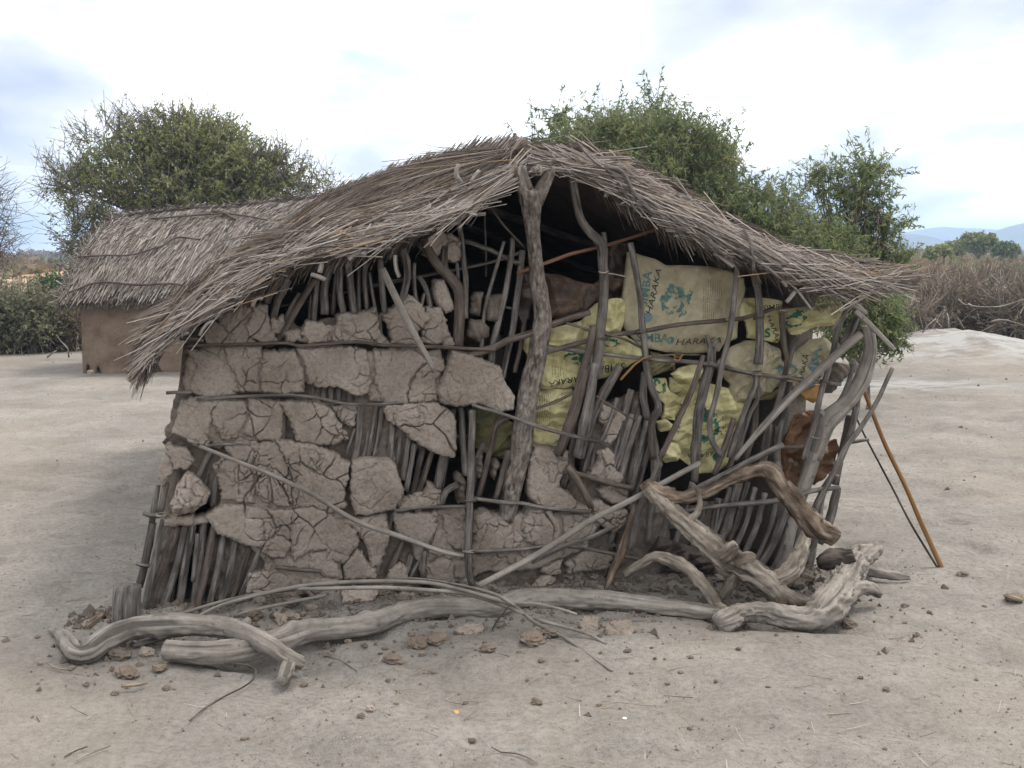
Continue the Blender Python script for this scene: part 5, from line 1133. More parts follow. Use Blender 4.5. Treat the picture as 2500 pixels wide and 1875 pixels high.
obj('wood_stump', join_tubes('wood_stump', [tube([sb - ZUP * .05, sb + np.array([.005, .0, .09]), sb + np.array([.012, .01, .185])], [sr * 1.05, sr, sr * .97], 22, .02, .05, .03)]), M['pole'], None, 'short cut wooden stump post at the left corner of the hut', 'stump')
for lab, pts, w in [('broken bark slab leaning by the wooden stump', [(330,1290),(420,1220),(530,1140)], [60,90,60]), ('small splintered stick in front of the wooden stump', [(490,1285),(560,1220),(620,1185)], 24), ('short grey stick half hidden under the curved log', [(665,1410),(760,1375),(930,1340)], [26,44,36])]:
    stick('loose_stick', lab, 'D', w, 'g', pts, 'rot' if 'bark' in lab else 'pole', 'stick', 8)

# ------------------------------------------------------------------ clods, flat mud pieces, litter
def clod_mesh(name, size, seed, flat=.6, rough=.35, sub=2):
    bm = bmesh.new(); bmesh.ops.create_icosphere(bm, subdivisions=sub, radius=1.0)
    V = np.array([v.co[:] for v in bm.verts])
    f = 1 + rough * fbm(V[:, 0] * 1.4 + seed * 3, V[:, 1] * 1.4, V[:, 2] * 1.4, seed, 3) + rough * .5 * vn(V[:, 0] * 4 + seed, V[:, 1] * 4, V[:, 2] * 4, seed)
    q = np.round(f * 6) / 6 * .5 + f * .5
    V = V * q[:, None] * np.array([1, .85, flat]) * size
    for v, c in zip(bm.verts, V): v.co = c
    me = bpy.data.meshes.new(name); bm.to_mesh(me); bm.free(); me.polygons.foreach_set('use_smooth', [False] * len(me.polygons)); return me
CL = {}
for m_ in ('mud_brown', 'mud_raw', 'mud_pale', 'mud'):
    CL[m_] = []
    for k in range(5):
        me = clod_mesh('clod', 1.0, k * 7 + len(m_), random.uniform(.45, .75), .45, 3); me.materials.append(M[m_]); CL[m_].append(me)
def clod(px, py, wpx, m, label, group=None, name='mud_clod', lift=0.0, tilt=.3, shape=None):
    p = on_ground(px, py); s = wpx / 2 * cam_depth(p) / FOC
    o = obj(name, random.choice(CL[m]) if shape is None else shape, None, None, label, 'clod' if name == 'mud_clod' else name.split('_')[-1], group)
    o.location = (p[0], p[1], gh1(p[0], p[1]) + s * .3 + lift); o.scale = (s, s, s * random.uniform(.7, 1.1)); o.rotation_euler = (random.uniform(-tilt, tilt), random.uniform(-tilt, tilt), random.uniform(0, 6.28)); return o
FOOT = 'mud clods fallen at the foot of the wall'
for k in range(130):
    x = random.uniform(560, 1960) if k < 90 else random.uniform(560, 1560); base = np.interp(x, [345, 1975], [1500, 1400]); y = base + random.uniform(-18, 42)
    clod(x, y, random.choice((16, 20, 26, 34, 46)), random.choice(('mud_brown', 'mud_raw', 'mud', 'mud_raw')), 'crumbled mud clod ' + ('behind the curved log below the cracked mud wall' if x < 850 else 'heaped between the long log and the mud wall' if x < 1400 else 'lying under the driftwood at the right wall'), FOOT)
SCAT = 'small brown clods scattered on the sand in front of the logs'
for k in range(95):
    c = random.choice([(1000,1580,120,30),(1150,1590,200,35),(330,1630,150,30),(780,1590,140,40),(1400,1600,150,35),(1700,1640,160,30),(2300,1500,120,40),(1250,1700,800,90),(200,1560,120,30)])
    x = random.gauss(c[0], c[2]); w_ = random.choice((8, 10, 12, 15, 20))
    clod(x, random.gauss(c[1], c[3]) if random.random() < .9 else random.uniform(1560, 1850), w_, random.choice(('mud_brown', 'mud_brown', 'mud_raw')),
         ('tiny' if w_ < 11 else 'small') + ' brown clod on the sand ' + ('at the left near the curved log' if x < 700 else 'in front of the long log' if x < 1650 else 'right of the driftwood pile'), SCAT)
for (px, py, w, m, lab) in [(1020,1570,52,'mud_brown','rough brown clod left of the flat pale mud piece'),(1068,1562,56,'mud_brown','larger rough brown clod beside the flat pale mud piece'),(960,1605,50,'mud_brown','dark brown crusty clod on the sand below the long log'),
        (1190,1595,44,'mud_brown','brown clod right of the flat pale mud piece'),(1300,1575,64,'mud_brown','crumbly grey brown clod between the branch tips'),(1340,1560,50,'mud_raw','brown clod just under the forked branch tip'),(905,1738,26,'mud_pale','upright pale grey stone on the sand in the foreground'),
        (880,1478,80,'mud_pale','big pale mud chunk between wall and long log'),(1400,1425,74,'mud','large light mud clod behind the long log'),(1330,1440,60,'mud','rounded mud clod where the propped pole meets the ground'),(1450,1428,40,'mud','mud clod behind the long log by the bark strip'),
        (310,1640,64,'mud_brown','brown mud lump in front of the curved log'),(390,1630,44,'mud_brown','second brown lump in front of the curved log'),(290,1600,54,'mud_raw','flat dark mud flake under the curved log'),(360,1590,40,'mud','light mud flake near the cut end of the long log'),
        (1310,1713,30,'mud_brown','round reddish clod in the middle of the sandy foreground'),(2475,1462,44,'mud_brown','brown clod at the right edge of the sand'),(2350,1400,26,'mud_raw','dark clod right of the spear pole foot'),(690,1520,40,'mud_pale','pale mud chunk between curved branch and long log'),
        (1900,1440,60,'mud_raw','big clod under the gnarled driftwood trunk'),(1960,1430,54,'mud_raw','clod inside the bend of the twisted driftwood'),(1780,1440,50,'mud_raw','clod behind the arched driftwood piece'),(2075,1510,36,'mud_raw','clod under the right bend of the twisted driftwood')]:
    clod(px, py, w, m, lab, name='stone' if 'stone' in lab else 'mud_clod')
M['mud_piece'] = mud_mat('broken plaster piece', (.24, .195, .155), (.29, .24, .195), (.33, .275, .225), 1.0)
# flat broken pieces of the plaster
def flat_piece(tile, pts, th, label, tilt=.7):
    """broken plaster lying tilted on the rubble: outline on a plane that rises away from the camera"""
    q = [src(tile, x, y) for x, y in pts]; low = max(q, key=lambda a: a[1]); b = on_ground(*low, .01)
    nv = np.array([0, -math.sin(tilt), math.cos(tilt)])
    P = []
    for x, y in q:
        d = ray(x, y); P.append(EYE + d * (np.dot(b - EYE, nv) / np.dot(d, nv)))
    P = np.array(P); c = P.mean(0); ex = np.array([1.0, 0, 0]); ey = np.cross(nv, ex)
    D_ = []
    for i in range(len(P)):
        a_, b_ = P[i], P[(i + 1) % len(P)]
        for t in np.arange(0, 1, .1): D_.append(a_ + (b_ - a_) * t - c)
    D_ = np.array(D_); n = len(D_); uv = np.column_stack([D_ @ ex, D_ @ ey]) + rng.normal(0, .0035, (n, 2))
    rings = [(.3, 0), (.6, 0), (.85, .0), (.97, -.004), (1.0, -.012), (.96, -.5 * th), (.9, -th), (.5, -1.15 * th)]
    V = []
    for s_, h_ in rings:
        r_ = uv * s_ + (rng.normal(0, .004, (n, 2)) if h_ < -.01 else 0)
        hh_ = h_ + .008 * fbm(r_[:, 0] * 28, r_[:, 1] * 28, 3, 4, 3) - (.010 * crack(r_[:, 0] * 2 + c[0], r_[:, 1] * 2 + c[1]) if h_ > -.01 else 0)
        V.append(c + ex * r_[:, :1] + ey * r_[:, 1:] + nv * np.asarray(hh_)[:, None])
    m = len(rings); V = np.vstack(V + [c[None], (c - nv * th)[None]]); j = np.arange(n); k = (j + 1) % n
    Q = np.vstack([np.column_stack([r * n + j, (r + 1) * n + j, (r + 1) * n + k, r * n + k]) for r in range(m - 1)])
    T = np.vstack([np.column_stack([j, k, np.full(n, m * n)]), np.column_stack([(m - 1) * n + k, (m - 1) * n + j, np.full(n, m * n + 1)])])
    return obj('mud_piece', fastmesh('mud_piece', V - b, [Q, T], False), M['mud_piece'], None, label, 'mud piece'), b
_fp = flat_piece
def flat_piece(*a, **k):
    o, b = _fp(*a, **k); o.location = tuple(b); return o
flat_piece('N', [(905,410),(960,365),(1110,350),(1120,420),(1010,435)], .06, 'flat pale mud piece lying before the long log under the branch bundle', .5)
flat_piece('N', [(1975,370),(2060,330),(2180,330),(2195,455),(2110,480),(2000,440)], .055, 'largest flat pale square of mud near the branch tips', .75)
flat_piece('N', [(1800,350),(1830,305),(1945,310),(1950,390),(1890,430),(1820,420)], .05, 'knobbly pale mud block between the branch tips and the long log', .8)
flat_piece('M', [(1740,250),(1810,245),(1830,320),(1760,330)], .07, 'small pale mud block behind the long log at the left', .8)
flat_piece('R', [(1465,650),(1500,635),(1545,650),(1520,668)], .012, 'thin pale flake on the sand right of the twisted driftwood', .05)
def chip(px, py, w, col, label, name):
    m = mat(name, lambda nt, b: setattr(b.inputs['Base Color'], 'default_value', (*col, 1)))
    me = clod_mesh(name, 1.0, 3, .35, .2, 2); me.materials.append(m); clod(px, py, w, 'mud', label, None, name, shape=me)
chip(1525, 1764, 13, (.85, .82, .80), 'tiny white cube of litter on the foreground sand', 'white_scrap')
chip(1114, 1731, 17, (.42, .24, .10), 'small orange peel scrap on the foreground sand', 'orange_scrap')
chip(2345, 1440, 3, (.3, .2, .1), 'tiny dark chip near the spear pole foot', 'wood_chip')
SG = [('reddish stick lying on the sand below the twisted driftwood', 'R', [10,12,10], [(410,830),(540,815),(765,805)], 'red_stick'), ('thin dark twig lying on the left foreground sand', 'M', 12, [(1300,560),(1600,590),(1590,690),(1350,820),(1205,935)], 'pole_brown'),
      ('pale curved twig at the bottom of the foreground', 'N', [8,14,10], [(1175,1245),(1250,1285),(1380,1295),(1505,1362)], 'drift_warm'), ('short dark twig left of the pale grey stone', 'N', 16, [(230,905),(350,880),(500,850)], 'pole_brown'),
      ('pale straight straw at the lower left', 'M', 10, [(410,1165),(480,1130),(555,1100)], 'drift_warm'), ('second pale straw at the lower left', 'M', 10, [(490,1185),(580,1135),(700,1095)], 'drift_warm'),
      ('small forked pale twig at the left edge before the curved log', 'M', 12, [(310,575),(370,605),(455,612)], 'drift_warm'), ('brown bark chip stick before the curved log', 'M', [20,26,14], [(770,715),(850,705),(935,695)], 'rot'),
      ('short brown twig in the right foreground', 'R', 10, [(1115,1285),(1160,1305),(1195,1325)], 'red_stick'), ('long thin pale straw on the right sand', 'R', 8, [(690,1100),(790,1060),(880,1035)], 'drift_warm'), ('dark reddish rod under the right end of the long log', 'R', 12, [(0,558),(120,572),(210,582)], 'red_stick'),
      ('curved thin twig at the left under the branch bundle', 'N', 12, [(0,600),(80,615),(150,660),(205,700)], 'pole_brown'), ('brown split stick at the far right edge of the sand', 'R', [30,36,24], [(2110,385),(2160,400),(2205,412)], 'rot')]
for lab, tl, w, pts, m in SG: stick('twig', lab, tl, w, 'g', pts, m, 'twig', 6)
# pebbles and crumbs nobody could count
def crumbs(name, n, m, size, ymin=3.25, ymax=11, seed=1, foot=False):
    g = np.random.default_rng(seed)
    if foot:
        u = g.uniform(-.3, 3.4, n); dn = g.gamma(1.6, .16, n) - .1; P = W0 + WE * u[:, None] + WN * dn[:, None]; x, y = P[:, 0], P[:, 1]
    else:
        y = ymin * (ymax / ymin) ** g.uniform(0, 1, n) ; x = g.uniform(-.5, .5, n) * y
        k = fbm(x * 1.6, y * 1.6, 0, 5, 3) > g.uniform(-.55, .35, n); x, y = x[k], y[k]
    n = len(x); s = size[0] * (size[1] / size[0]) ** (g.uniform(0, 1, n) ** 2.2)
    z = ground_h(x, y)
    base = np.array([[1, 0, 0], [-.5, .87, 0], [-.5, -.87, 0], [0, 0, .9], [0, 0, -.5], [.3, .3, .55]])
    V = base[None] * s[:, None, None] * g.uniform(.6, 1.3, (n, 6, 1)); a = g.uniform(0, 6.28, n)
    X = V[..., 0] * np.cos(a)[:, None] - V[..., 1] * np.sin(a)[:, None]; Y = V[..., 0] * np.sin(a)[:, None] + V[..., 1] * np.cos(a)[:, None]
    V = np.stack([X + x[:, None], Y + y[:, None], V[..., 2] + z[:, None] + s[:, None] * .15], -1)
    F = np.array([[0, 1, 3], [1, 2, 3], [2, 0, 3], [1, 0, 4], [2, 1, 4], [0, 2, 4]])
    FF = (F[None] + (np.arange(n) * 6)[:, None, None]).reshape(-1, 3)
    obj(name, fastmesh(name, V.reshape(-1, 3), FF, False), M[m], kind='stuff', label='tiny crumbs of earth strewn over the sand' if not foot else 'crumbled earth along the foot of the wall')
crumbs('earth_crumbs', 10000, 'mud_brown', (.0018, .008), seed=1); crumbs('sand_grit', 12000, 'mud_pale', (.0015, .006), seed=2); crumbs('wall_crumbs', 2600, 'mud_raw', (.006, .026), seed=3, foot=True)
crumbs('yard_crumbs', 500, 'mud_raw', (.006, .03), 7.5, 24, 6)
g = np.random.default_rng(4); n = 1100
yy = 3.3 * (9 / 3.3) ** g.uniform(0, 1, n); xx = g.uniform(-.48, .48, n) * yy; kk = fbm(xx * 1.2, yy * 1.2, 0, 8, 2) > g.uniform(-.4, .4, n); xx, yy = xx[kk], yy[kk]; n = len(xx); a = g.uniform(0, 3.14, n)
st = stalks(np.column_stack([xx, yy, ground_h(xx, yy) + .004]), np.column_stack([np.cos(a), np.sin(a) * .8, g.normal(0, .05, n)]), np.tile([0, 0, 1.0], (n, 1)), g.uniform(.02, .11, n), g.uniform(.0008, .002, n), g.uniform(-.004, .012, n), np.clip(g.normal(.6, .25, n), 0, 1), 3)
obj('straw_litter', fastmesh('straw_litter', st[0], st[1], False, {'tone': st[2]}), M['thatch'], kind='stuff', label='bits of straw and twig littering the sand')

# ------------------------------------------------------------------ the second hut
far = thing('mud_hut', 'intact mud hut with thatched roof standing behind at the left', 'hut', tuple(on_ground(205, 912)))
E0, E1 = at_depth(152, 726, 14.7), at_depth(760, 710, 14.9); R0, R1 = at_depth(285, 534, 16.6), at_depth(960, 472, 17.2)
wl0 = on_ground(203, 912); wl1 = on_ground(620, 905)
e = unit(wl1 - wl0); nn = np.array([e[1], -e[0], 0]); Lw = np.linalg.norm(wl1 - wl0)
U, V_ = np.meshgrid(np.linspace(0, Lw, 150), np.linspace(-.03, 1.05, 60))
hole = vn(U * 16, V_ * 1.5, 2, 6) * 1.6 - V_ * 7.5 - .25
hh = .02 * fbm(U * 3, V_ * 3, 1, 4, 3) + .012 * fbm(U * 14, V_ * 2.0, 1, 14, 3) - .10 * np.clip(hole * 3, 0, 1)  - .006 * np.clip(1 - vor_edge(U * 3.5 + .3 * vn(U * 5, V_ * 5), V_ * 1.6, 4) / .03, 0, 1)
P = wl0 + e * U[..., None] + ZUP * V_[..., None] + nn * hh[..., None]
idx = np.arange(U.size).reshape(U.shape); Q = np.stack([idx[:-1, :-1], idx[:-1, 1:], idx[1:, 1:], idx[1:, :-1]], -1).reshape(-1, 4)
Nn = U.size; back = P - nn * 2.6 + np.array([.5, 0, 0]); rim = np.concatenate([idx[0, :], idx[1:, -1], idx[-1, -2::-1], idx[-2:0:-1, 0]])
PB = (back.reshape(-1, 3))[rim]; m_ = len(rim); rr2 = np.arange(m_)
SKT = np.column_stack([np.roll(rim, -1), rim, Nn + rr2, Nn + (rr2 + 1) % m_])
M['mud_far'] = mud_mat('smooth ochre mud', (.14, .10, .072), (.20, .148, .109), (.25, .192, .145), .8)
child('wall', fastmesh('wall', np.vstack([P.reshape(-1, 3), PB]), [Q, SKT, (Nn + rr2)[None]]), M['mud_far'], far)
def fsurf(s, t):
    s, t = s[..., None], t[..., None]
    p = (R0 * (1 - t) + R1 * t) * (1 - s) + (E0 * (1 - t) + E1 * t) * s
    return p + np.array([0, -.05, .12]) * np.sin(math.pi * s) + ZUP * .03 * fbm(s * 3, t * 8, 0, 3, 3)
S, Tt = np.meshgrid(np.linspace(0, 1, 24), np.linspace(0, 1, 40), indexing='ij')
top_ = fsurf(S, Tt); bot = top_ - ZUP * np.interp(np.linspace(0, 1, 24), [0, 1], [.12, .10])[:, None, None] + np.array([0, .06, 0])
BKE = np.array([.9, 2.6, 0])
bk = np.stack([top_[0] + np.array([.05, .1, -.04]), E0 + BKE + (E1 - E0) * np.linspace(0, 1, 40)[:, None], E0 + BKE + (E1 - E0) * np.linspace(0, 1, 40)[:, None] - ZUP * .1])
grid = np.concatenate([bk[::-1], top_, bot[::-1]], 0); gn, gm = grid.shape[:2]
idx = np.arange(gn * gm).reshape(gn, gm); nxt = np.roll(idx, -1, 0)
Q = np.stack([idx[:, :-1], idx[:, 1:], nxt[:, 1:], nxt[:, :-1]], -1).reshape(-1, 4)
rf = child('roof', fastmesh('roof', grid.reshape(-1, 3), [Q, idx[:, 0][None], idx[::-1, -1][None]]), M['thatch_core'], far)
n = 9000
s = rng.uniform(0, 1, n); t = rng.uniform(0, 1, n); p = fsurf(s, t); d = unit(fsurf(np.minimum(s + .03, 1.0) , t) - fsurf(np.minimum(s, .97), t)); bkd = unit(R1 - R0 + E1 - E0); nrm = unit(np.cross(d, np.tile(bkd, (n, 1)))); nrm *= np.sign(nrm[:, 2:3])
d = unit(d + bkd * rng.normal(0, .09, n)[:, None] + nrm * rng.normal(.04, .04, n)[:, None]); L = rng.uniform(.25, .6, n)
fs = [stalks(p - d * (L * .6)[:, None] + nrm * rng.uniform(0, .04, n)[:, None], d, nrm, L, rng.uniform(.004, .010, n), rng.uniform(-.02, .03, n), tones(n, .5))]
n = 1500; t = rng.uniform(0, 1, n); p = fsurf(np.ones(n), t) - ZUP * rng.uniform(0, .1, n)[:, None]; d = unit(fsurf(np.ones(n), t) - fsurf(np.full(n, .9), t) + rng.normal(0, .03, (n, 3)))
L = rng.uniform(.12, .24, n); fs.append(stalks(p - d * (L * .6)[:, None], d, np.tile([0, 0, -1.0], (n, 1)), L, rng.uniform(.004, .008, n), rng.uniform(0, .04, n), tones(n, .42)))
n = 700; s = rng.uniform(0, 1, n); p = fsurf(s, np.zeros(n)) - ZUP * rng.uniform(-.02, .1, n)[:, None]; d = unit(fsurf(np.minimum(s + .05, 1), s * 0) - fsurf(np.maximum(s - .05, 0), s * 0) + rng.normal(0, .1, (n, 3)))
L = rng.uniform(.2, .5, n); fs.append(stalks(p - d * (L * .5)[:, None], d, np.tile([-.5, 0, .5], (n, 1)), L, rng.uniform(.004, .008, n), rng.uniform(-.02, .02, n), tones(n, .45)))
n = 900; t = rng.uniform(0, 1, n); p = fsurf(np.zeros(n), t) + ZUP * rng.uniform(-.05, .05, n)[:, None]; d = unit(np.tile(R1 - R0, (n, 1)) / 4 + rng.normal(0, .3, (n, 3)))
L = rng.uniform(.2, .6, n); fs.append(stalks(p - d * (L * .5)[:, None], d, np.tile([0, 0, 1.0], (n, 1)), L, rng.uniform(.004, .008, n), rng.uniform(-.02, .02, n), tones(n, .5)))
finish_stalks(fs, 'thatch', M['thatch_far'], rf)
for pts, w in [([(375,560),(470,556),(560,546)], 5), ([(520,533),(548,545),(575,568)], 7), ([(555,545),(610,558),(660,563)], 5), ([(180,650),(260,650),(330,652),(400,636),(440,620),(490,618)], 5), ([(165,722),(250,713),(340,710),(420,706),(480,712)], 6)]:
    Pp = []
    for x, y in pts:
        best = min(((np.hypot(*(np.array(pr) - (x, y))), s_, t_) for s_ in np.linspace(0, 1, 26) for t_ in np.linspace(0, 1, 31)
                    for pr in [(lambda q: (CX + FOC * q[0] / cam_depth(q), CY - FOC * ((q[2] - 1.6) * CP + q[1] * SP) / cam_depth(q)))(R0 * (1 - s_) * (1 - t_) + R1 * (1 - s_) * t_ + E0 * s_ * (1 - t_) + E1 * s_ * t_)]), key=lambda q: q[0])
        Pp.append(fsurf(np.array([best[1]]), np.array([best[2]]))[0] + np.array([0, -.05, .07]))
    child('binding_pole', join_tubes('binding_pole', [tube(Pp, np.full(len(Pp), w / 2 * 15.5 / FOC), 6, .08, .1)]), M['pole_brown'], far)
clod(222, 912, 20, 'mud_pale', 'grey stone at the corner of the far hut', name='stone')

# ------------------------------------------------------------------ trees and bushes
def quads(c, a, b):
    """diamond leaves: centres c, half axes a (long) and b (wide)"""
    n = len(c); V = np.stack([c - a, c + b, c + a, c - b], 1).reshape(-1, 3); return V, (np.arange(n * 4).reshape(n, 4))
def plant(name, label, cat, Y, base, blobs, leafm, leaf=(.035, .012), per=26, twl=(.18, .45), twr=(.002, .004), twm='twig', upb=.25, droop=0.0, nl=1.0, trunk_r=.10, limbs=40, group=None, seed=1, spread=.75, shell=.45, fork=.45, parts=('trunk', 'crown'), ntw=5, wild=.62):
    """blobs: (photo x, photo y, radius x, radius y, number of twig clusters, leafiness) of the crown at depth Y"""
    g = np.random.default_rng(seed)
    b0 = on_ground(*base) if len(base) == 2 else np.array(base); b0[2] = gh1(b0[0], b0[1])
    root = thing(name, label, cat, tuple(b0), group)
    C, O, LF = [], [], []
    for (px, py, rx, ry, k, lf) in blobs:
        dY = Y if not isinstance(Y, (list,)) else Y[0]
        c = at_depth(px, py, dY); ax, az = rx * dY / FOC, ry * dY / FOC; ay = (ax + az) * .5 * spread * 1.2
        q = unit(g.normal(0, 1, (k, 3))); rad = g.uniform(0, 1, k) ** shell
        C.append(c + q * rad[:, None] * np.array([ax, ay, az])); O.append(unit(q / np.array([ax, ay, az]) * ax + np.array([0, 0, upb]))); LF.append(np.full(k, lf))
    C, O, LF = np.vstack(C), np.vstack(O), np.concatenate(LF)
    keep = C[:, 2] > .06; C, O, LF = C[keep], O[keep], LF[keep]
    # limbs: smooth curves from the stem to a share of the clusters
    fork_p = b0 + (np.array([C[:, 0].mean(), C[:, 1].mean(), max(.2, np.percentile(C[:, 2], 35))]) - b0) * fork
    tb = [tube([b0 - ZUP * .1, b0 * .5 + fork_p * .5 + g.normal(0, .04, 3), fork_p], [trunk_r * 1.2, trunk_r, trunk_r * .85], 9, .15, .12)]
    for i in g.choice(len(C), min(limbs, len(C)), replace=False):
        m1 = fork_p * .6 + C[i] * .4 + g.normal(0, .12, 3) * np.linalg.norm(C[i] - fork_p) * .5 + ZUP * .1 * np.linalg.norm(C[i] - fork_p)
        r0 = trunk_r * g.uniform(.22, .5)
        tb.append(tube([fork_p, m1, C[i]], [r0, r0 * .55, max(.004, r0 * .16)], 5, .25, .12))
    child(parts[0], join_tubes('trunk', tb), M['bark'] if twm == 'twig' else M['pole_brown'], root)
    # twigs
    n = len(C) * ntw
    ci = np.repeat(np.arange(len(C)), ntw)
    td = unit(O[ci] * .8 + g.normal(0, wild, (n, 3)) + ZUP * (upb * .6 - droop)); tl = g.uniform(*twl, n)
    tp = C[ci] - td * (tl * .35)[:, None] + g.normal(0, .05, (n, 3))
    bend = g.normal(0, .08, n) * tl - droop * .25 * tl
    V, Q, TN = stalks(tp, td, np.tile([0, 0, 1.0], (n, 1)), tl, g.uniform(*twr, n), bend, g.uniform(0, 1, n), 2)
    tw = child('twigs', fastmesh('twigs', V, Q, False, {'tone': TN}), M[twm], root, kind='stuff')
    # leaves along the twigs
    cnt = g.poisson(per / ntw * LF[ci] * nl); ti = np.repeat(np.arange(n), cnt); k = len(ti)
    if k:
        f = g.uniform(.1, 1.05, k); lp = tp[ti] + td[ti] * (tl[ti] * f)[:, None] + ZUP * (bend[ti] * f * f)[:, None] + g.normal(0, .018, (k, 3))
        la = unit(td[ti] * .5 + g.normal(0, .7, (k, 3)) - ZUP * droop * 1.3); sz = g.uniform(.6, 1.3, k)
        lb = unit(np.cross(la, g.normal(0, 1, (k, 3))))
        V, Q = quads(lp, la * (leaf[0] * sz)[:, None], lb * (leaf[1] * sz)[:, None])
        clt = g.normal(.5, .17, len(C)); tn = np.clip(clt[ci[ti]] + g.normal(0, .13, k), 0, 1)
        child(parts[1], fastmesh('crown', V, Q, False, {'tone': np.repeat(tn, 4)}), M[leafm], root, kind='stuff')
    return root
plant('acacia_tree', 'wide umbrella shaped thorn acacia behind the far hut', 'tree', 24, at_depth(440, 760, 24), [(450,420,240,105,560,1.1),(290,480,150,90,190,.7),(620,455,150,70,230,1.0),(480,345,150,60,230,1.1),(190,560,70,80,70,.35),(740,460,120,45,70,.25),(150,440,70,70,55,.15),(270,330,120,55,70,.1),(430,285,150,30,60,.12),(660,400,90,50,60,.15),(230,610,60,60,40,.12)],
      'leaf_acacia', (.038, .016), 44, (.25, .65), (.004, .009), 'twig', .35, 0, 1.0, .16, 90, seed=3, shell=.5)
plant('thorn_tree', 'leafless grey thorn tree cut by the left edge', 'tree', 16, at_depth(-150, 760, 16), [(-70,500,110,100,130,.04),(-40,610,80,60,70,.04)], 'leaf_bush', (.02, .01), 10, (.25, .6), (.003, .006), 'twig', .1, .0, 1.0, .07, 60, seed=5, spread=.6)
plant('mesquite_tree', 'big dark green feathery tree rising behind the right roof slope', 'tree', 14, at_depth(1650, 800, 14), [(1600,440,210,120,520,1.1),(1760,560,240,130,560,1.1),(1480,350,120,60,120,.75),(1930,640,170,110,330,1.1),(1640,350,150,60,170,.9)],
      'leaf_dark', (.034, .0085), 62, (.2, .5), (.002, .004), 'twig', .25, .12, 1.0, .11, 80, seed=7, shell=.55)
plant('mesquite_tree', 'taller sparse tree showing drooping sprays above the thatch ridge', 'tree', 15, at_depth(1480, 800, 15), [(1390,345,100,40,34,.9),(1480,310,80,45,28,1.0),(1310,360,50,28,16,1.0),(1360,300,40,20,8,1.0),(1590,300,40,45,28,1.0),(1470,370,110,30,40,.8),(1740,375,90,30,40,1.0),(1620,380,80,30,30,.8)],
      'leaf_dark', (.042, .0095), 60, (.4, .8), (.003, .006), 'twig', .35, .3, 1.0, .08, 120, seed=11, shell=.7, ntw=2, wild=.4)
plant('mesquite_tree', 'slender open tree with dark stem at the right of the thatch', 'tree', 15, at_depth(2090, 800, 15), [(2115,420,50,65,36,.9),(2085,490,105,70,62,.8),(2010,430,60,45,22,.8),(2150,560,60,55,40,.9),(2020,610,140,60,170,1.0),(2140,650,80,50,90,1.0)],
      'leaf_dark', (.042, .0095), 52, (.3, .65), (.003, .006), 'twig', .3, .3, 1.0, .06, 110, seed=13, shell=.7, ntw=2, wild=.45)
plant('green_bush', 'dark green bush hanging low behind the right eave', 'bush', 11.5, at_depth(2120, 850, 11.5), [(2110,760,70,90,130,1.1),(2160,800,50,60,70,1.0),(2060,800,60,70,60,1.0)], 'leaf_dark', (.03, .009), 50, (.12, .3), (.0016, .003), 'twig', .2, .15, 1.0, .02, 20, seed=17, shell=.6)
# dry brush fence at the right
for k, (px, py, rx, ry, lab) in enumerate([(2190,770,100,95,'dry brown brush heap nearest the right eave'),(2290,735,110,105,'tall tangled dry brush behind the pale ash mound'),(2400,740,110,110,'dry brush heap right of the ash mound top'),(2510,745,100,120,'dark twiggy brush heap at the right edge of the picture'),(2330,680,120,60,'dry leafy scrub growing behind the brush fence'),(2470,675,110,60,'brownish scrub with green sprigs behind the right brush heaps')]):
    Yb = (18.5, 20, 20, 19, 24, 24)[k]
    plant('dry_bush', lab, 'bush', Yb, at_depth(px, 832, Yb), [(px, py + 22, rx, ry * .68, 190, .35), (px + 20, py + 48, rx, ry * .4, 90, .1)], 'leaf_dry' if k != 5 else 'leaf_bush', (.035, .018), 22, (.25, .75), (.004, .009), 'twig_dry', .1, .0, 1.0, .03, 30, 'dry brush fence at the right', 40 + k, shell=.6)
def rods(lab, Yb, px, pts):
    P = [at_depth(x, y, Yb + random.uniform(-.15, .15)) for x, y in pts]
    obj('dead_branch', join_tubes('dead_branch', [tube(P, np.linspace(.014, .007, len(P)), 7, .1, .1)]), M['drift'], None, lab, 'branch')
rods('bleached forked branch lying across the right brush heap', 17.8, 0, [(2365,742),(2380,748),(2420,750),(2455,745),(2500,730)]); rods('thin pale upright stake before the brush', 17.6, 0, [(2316,800),(2316,780),(2312,765)]); rods('pale stick leaning at the left foot of the brush', 17, 0, [(2252,812),(2270,790),(2285,778)])
rods('long bleached branch low in the right brush', 17.8, 0, [(2420,785),(2450,780),(2500,795)]); rods('pale slanting branch above the ash mound', 17.8, 0, [(2340,730),(2352,742),(2366,744)])
# bushes at the left
for k, (px, py, rx, ry, Yb, lm, lab, lf) in enumerate([(40,790,110,72,18,'leaf_bush','dusty green bush at the left edge',1.0),(-40,770,90,75,19,'leaf_bush','dusty green bush cut by the left edge',1.0),(150,795,80,62,18.5,'leaf_dry','dry greyish bush beside the far hut wall',.35),(140,725,42,34,25,'leaf_bright','bright green bush under the red earth bank',1.4)]):
    plant('bush', lab, 'bush', Yb, at_depth(px, 866, Yb), [(px, py, rx, ry, 260, lf), (px, py + 40, rx * .9, ry * .5, 100, lf * .6)], lm, (.035, .016), 40, (.25, .7), (.003, .007), 'twig_dry' if k == 2 else 'twig', .2, 0, 1.0, .03, 30, None, 60 + k, shell=.55)
rods('pale bare forked branch in front of the dry bush', 17, 0, [(168,872),(165,850),(150,835),(138,818)]); rods('short pale log lying before the left bushes', 16.6, 0, [(116,872),(128,862),(138,856)])
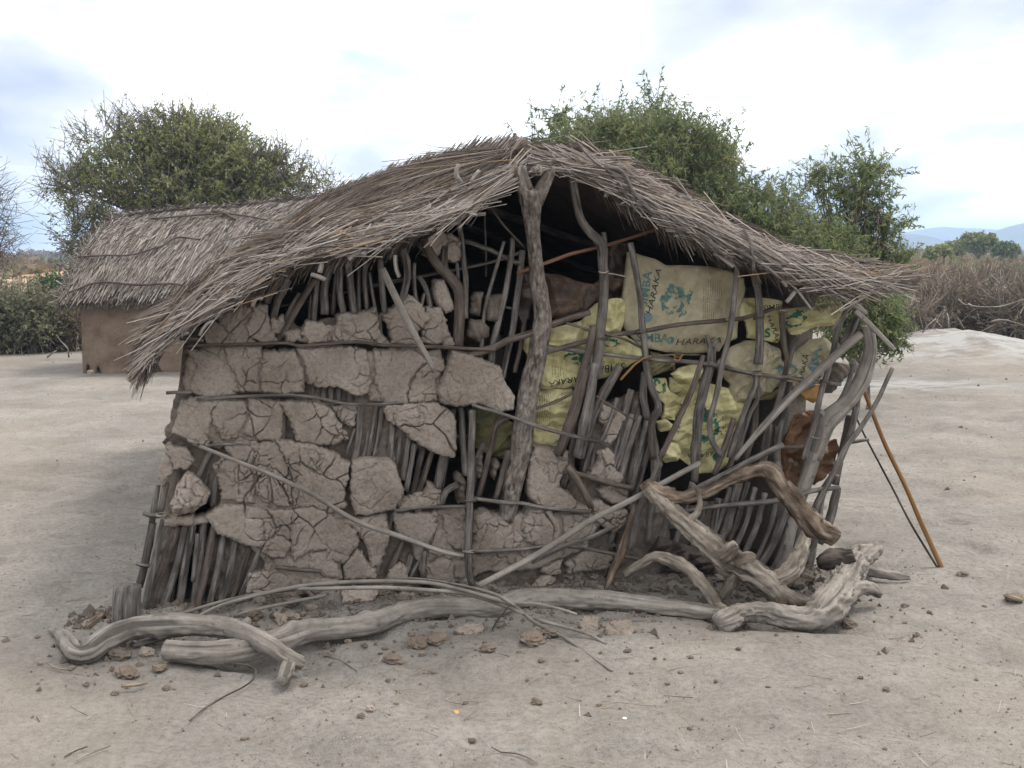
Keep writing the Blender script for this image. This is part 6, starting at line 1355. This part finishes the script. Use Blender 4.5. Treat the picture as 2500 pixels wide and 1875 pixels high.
# far trees and scrub on the plain
for k, (px, py, rx, ry, Yb, lab) in enumerate([(2390,590,55,26,95,'round far acacia on the plain'),(2330,604,34,10,100,'flat topped far acacia left of the round one'),(2455,610,30,16,90,'dark far bush right of the round acacia'),(2290,622,30,12,70,'low yellowish far bush by the brush fence')]):
    plant('far_tree', lab, 'tree', Yb, at_depth(px, 628, Yb), [(px, py + 4, rx * .85, ry * .7, 260, 1.0)], 'leaf_acacia' if k != 2 else 'leaf_dark', (.14, .08), 40, (.3, .8), (.012, .02), 'twig', .3, 0, 1.0, .15, 12, 'far trees on the plain', 80 + k)
def far_scrub():
    g = np.random.default_rng(9); n = 1500
    y = 24 * (420 / 24) ** g.uniform(0, 1, n); x = y * g.uniform(.28, .62, n) ; pick = g.uniform(0, 1, n) < .7; y = np.where(pick, np.maximum(y, 34 * (420 / 34) ** g.uniform(0, 1, n)), y); x = np.where(pick, y * g.uniform(-.95, .95, n), x)
    r = g.uniform(.3, .9, n) * (1 + y / 160); m = 60
    ii = np.repeat(np.arange(n), m); q = unit(g.normal(0, 1, (n * m, 3))) * (g.uniform(0, 1, (n * m, 1)) ** .4); z0 = ground_h(x, y)
    c = np.column_stack([x[ii], y[ii], z0[ii] + r[ii] * .4]) + q * np.column_stack([r[ii] * 1.3, r[ii], r[ii] * .7])
    c[:, 2] = np.maximum(c[:, 2], z0[ii] + .03); la = unit(g.normal(0, 1, (n * m, 3)) + [0, 0, .6]); lb = unit(np.cross(la, g.normal(0, 1, (n * m, 3)))); s = .14 * r[ii] * (1 + y[ii] / 300)
    V, Q = quads(c, la * (s * 1.6)[:, None], lb * s[:, None]); tn = np.clip(g.normal(.5, .25, n)[ii] + g.normal(0, .1, n * m), 0, 1)
    obj('plain_scrub', fastmesh('plain_scrub', V, Q, False, {'tone': np.repeat(tn, 4)}), M['leaf_dry'], kind='stuff', label='low dry scrub covering the far plain')
far_scrub()

# ------------------------------------------------------------------ the air
hz = [(-2590, -2590, -7.6), (2590, -2590, -7.6), (2590, 2590, -7.6), (-2590, 2590, -7.6), (-2590, -2590, 62), (2590, -2590, 62), (2590, 2590, 62), (-2590, 2590, 62)]
hme = bpy.data.meshes.new('haze'); hme.from_pydata(hz, [], [(0, 3, 2, 1), (4, 5, 6, 7), (0, 1, 5, 4), (1, 2, 6, 5), (2, 3, 7, 6), (3, 0, 4, 7)]); hme.update()
hm = bpy.data.materials.new('air'); hm.use_nodes = True; hm.node_tree.nodes.clear()
ho = hm.node_tree.nodes.new('ShaderNodeOutputMaterial'); hv = hm.node_tree.nodes.new('ShaderNodeVolumePrincipled')
hv.inputs['Color'].default_value = (.55, .74, 1.0, 1); hv.inputs['Density'].default_value = .0008; hv.inputs['Anisotropy'].default_value = .2
hm.node_tree.links.new(hv.outputs[0], ho.inputs['Volume'])
haze = obj('haze', hme, hm, kind='stuff')
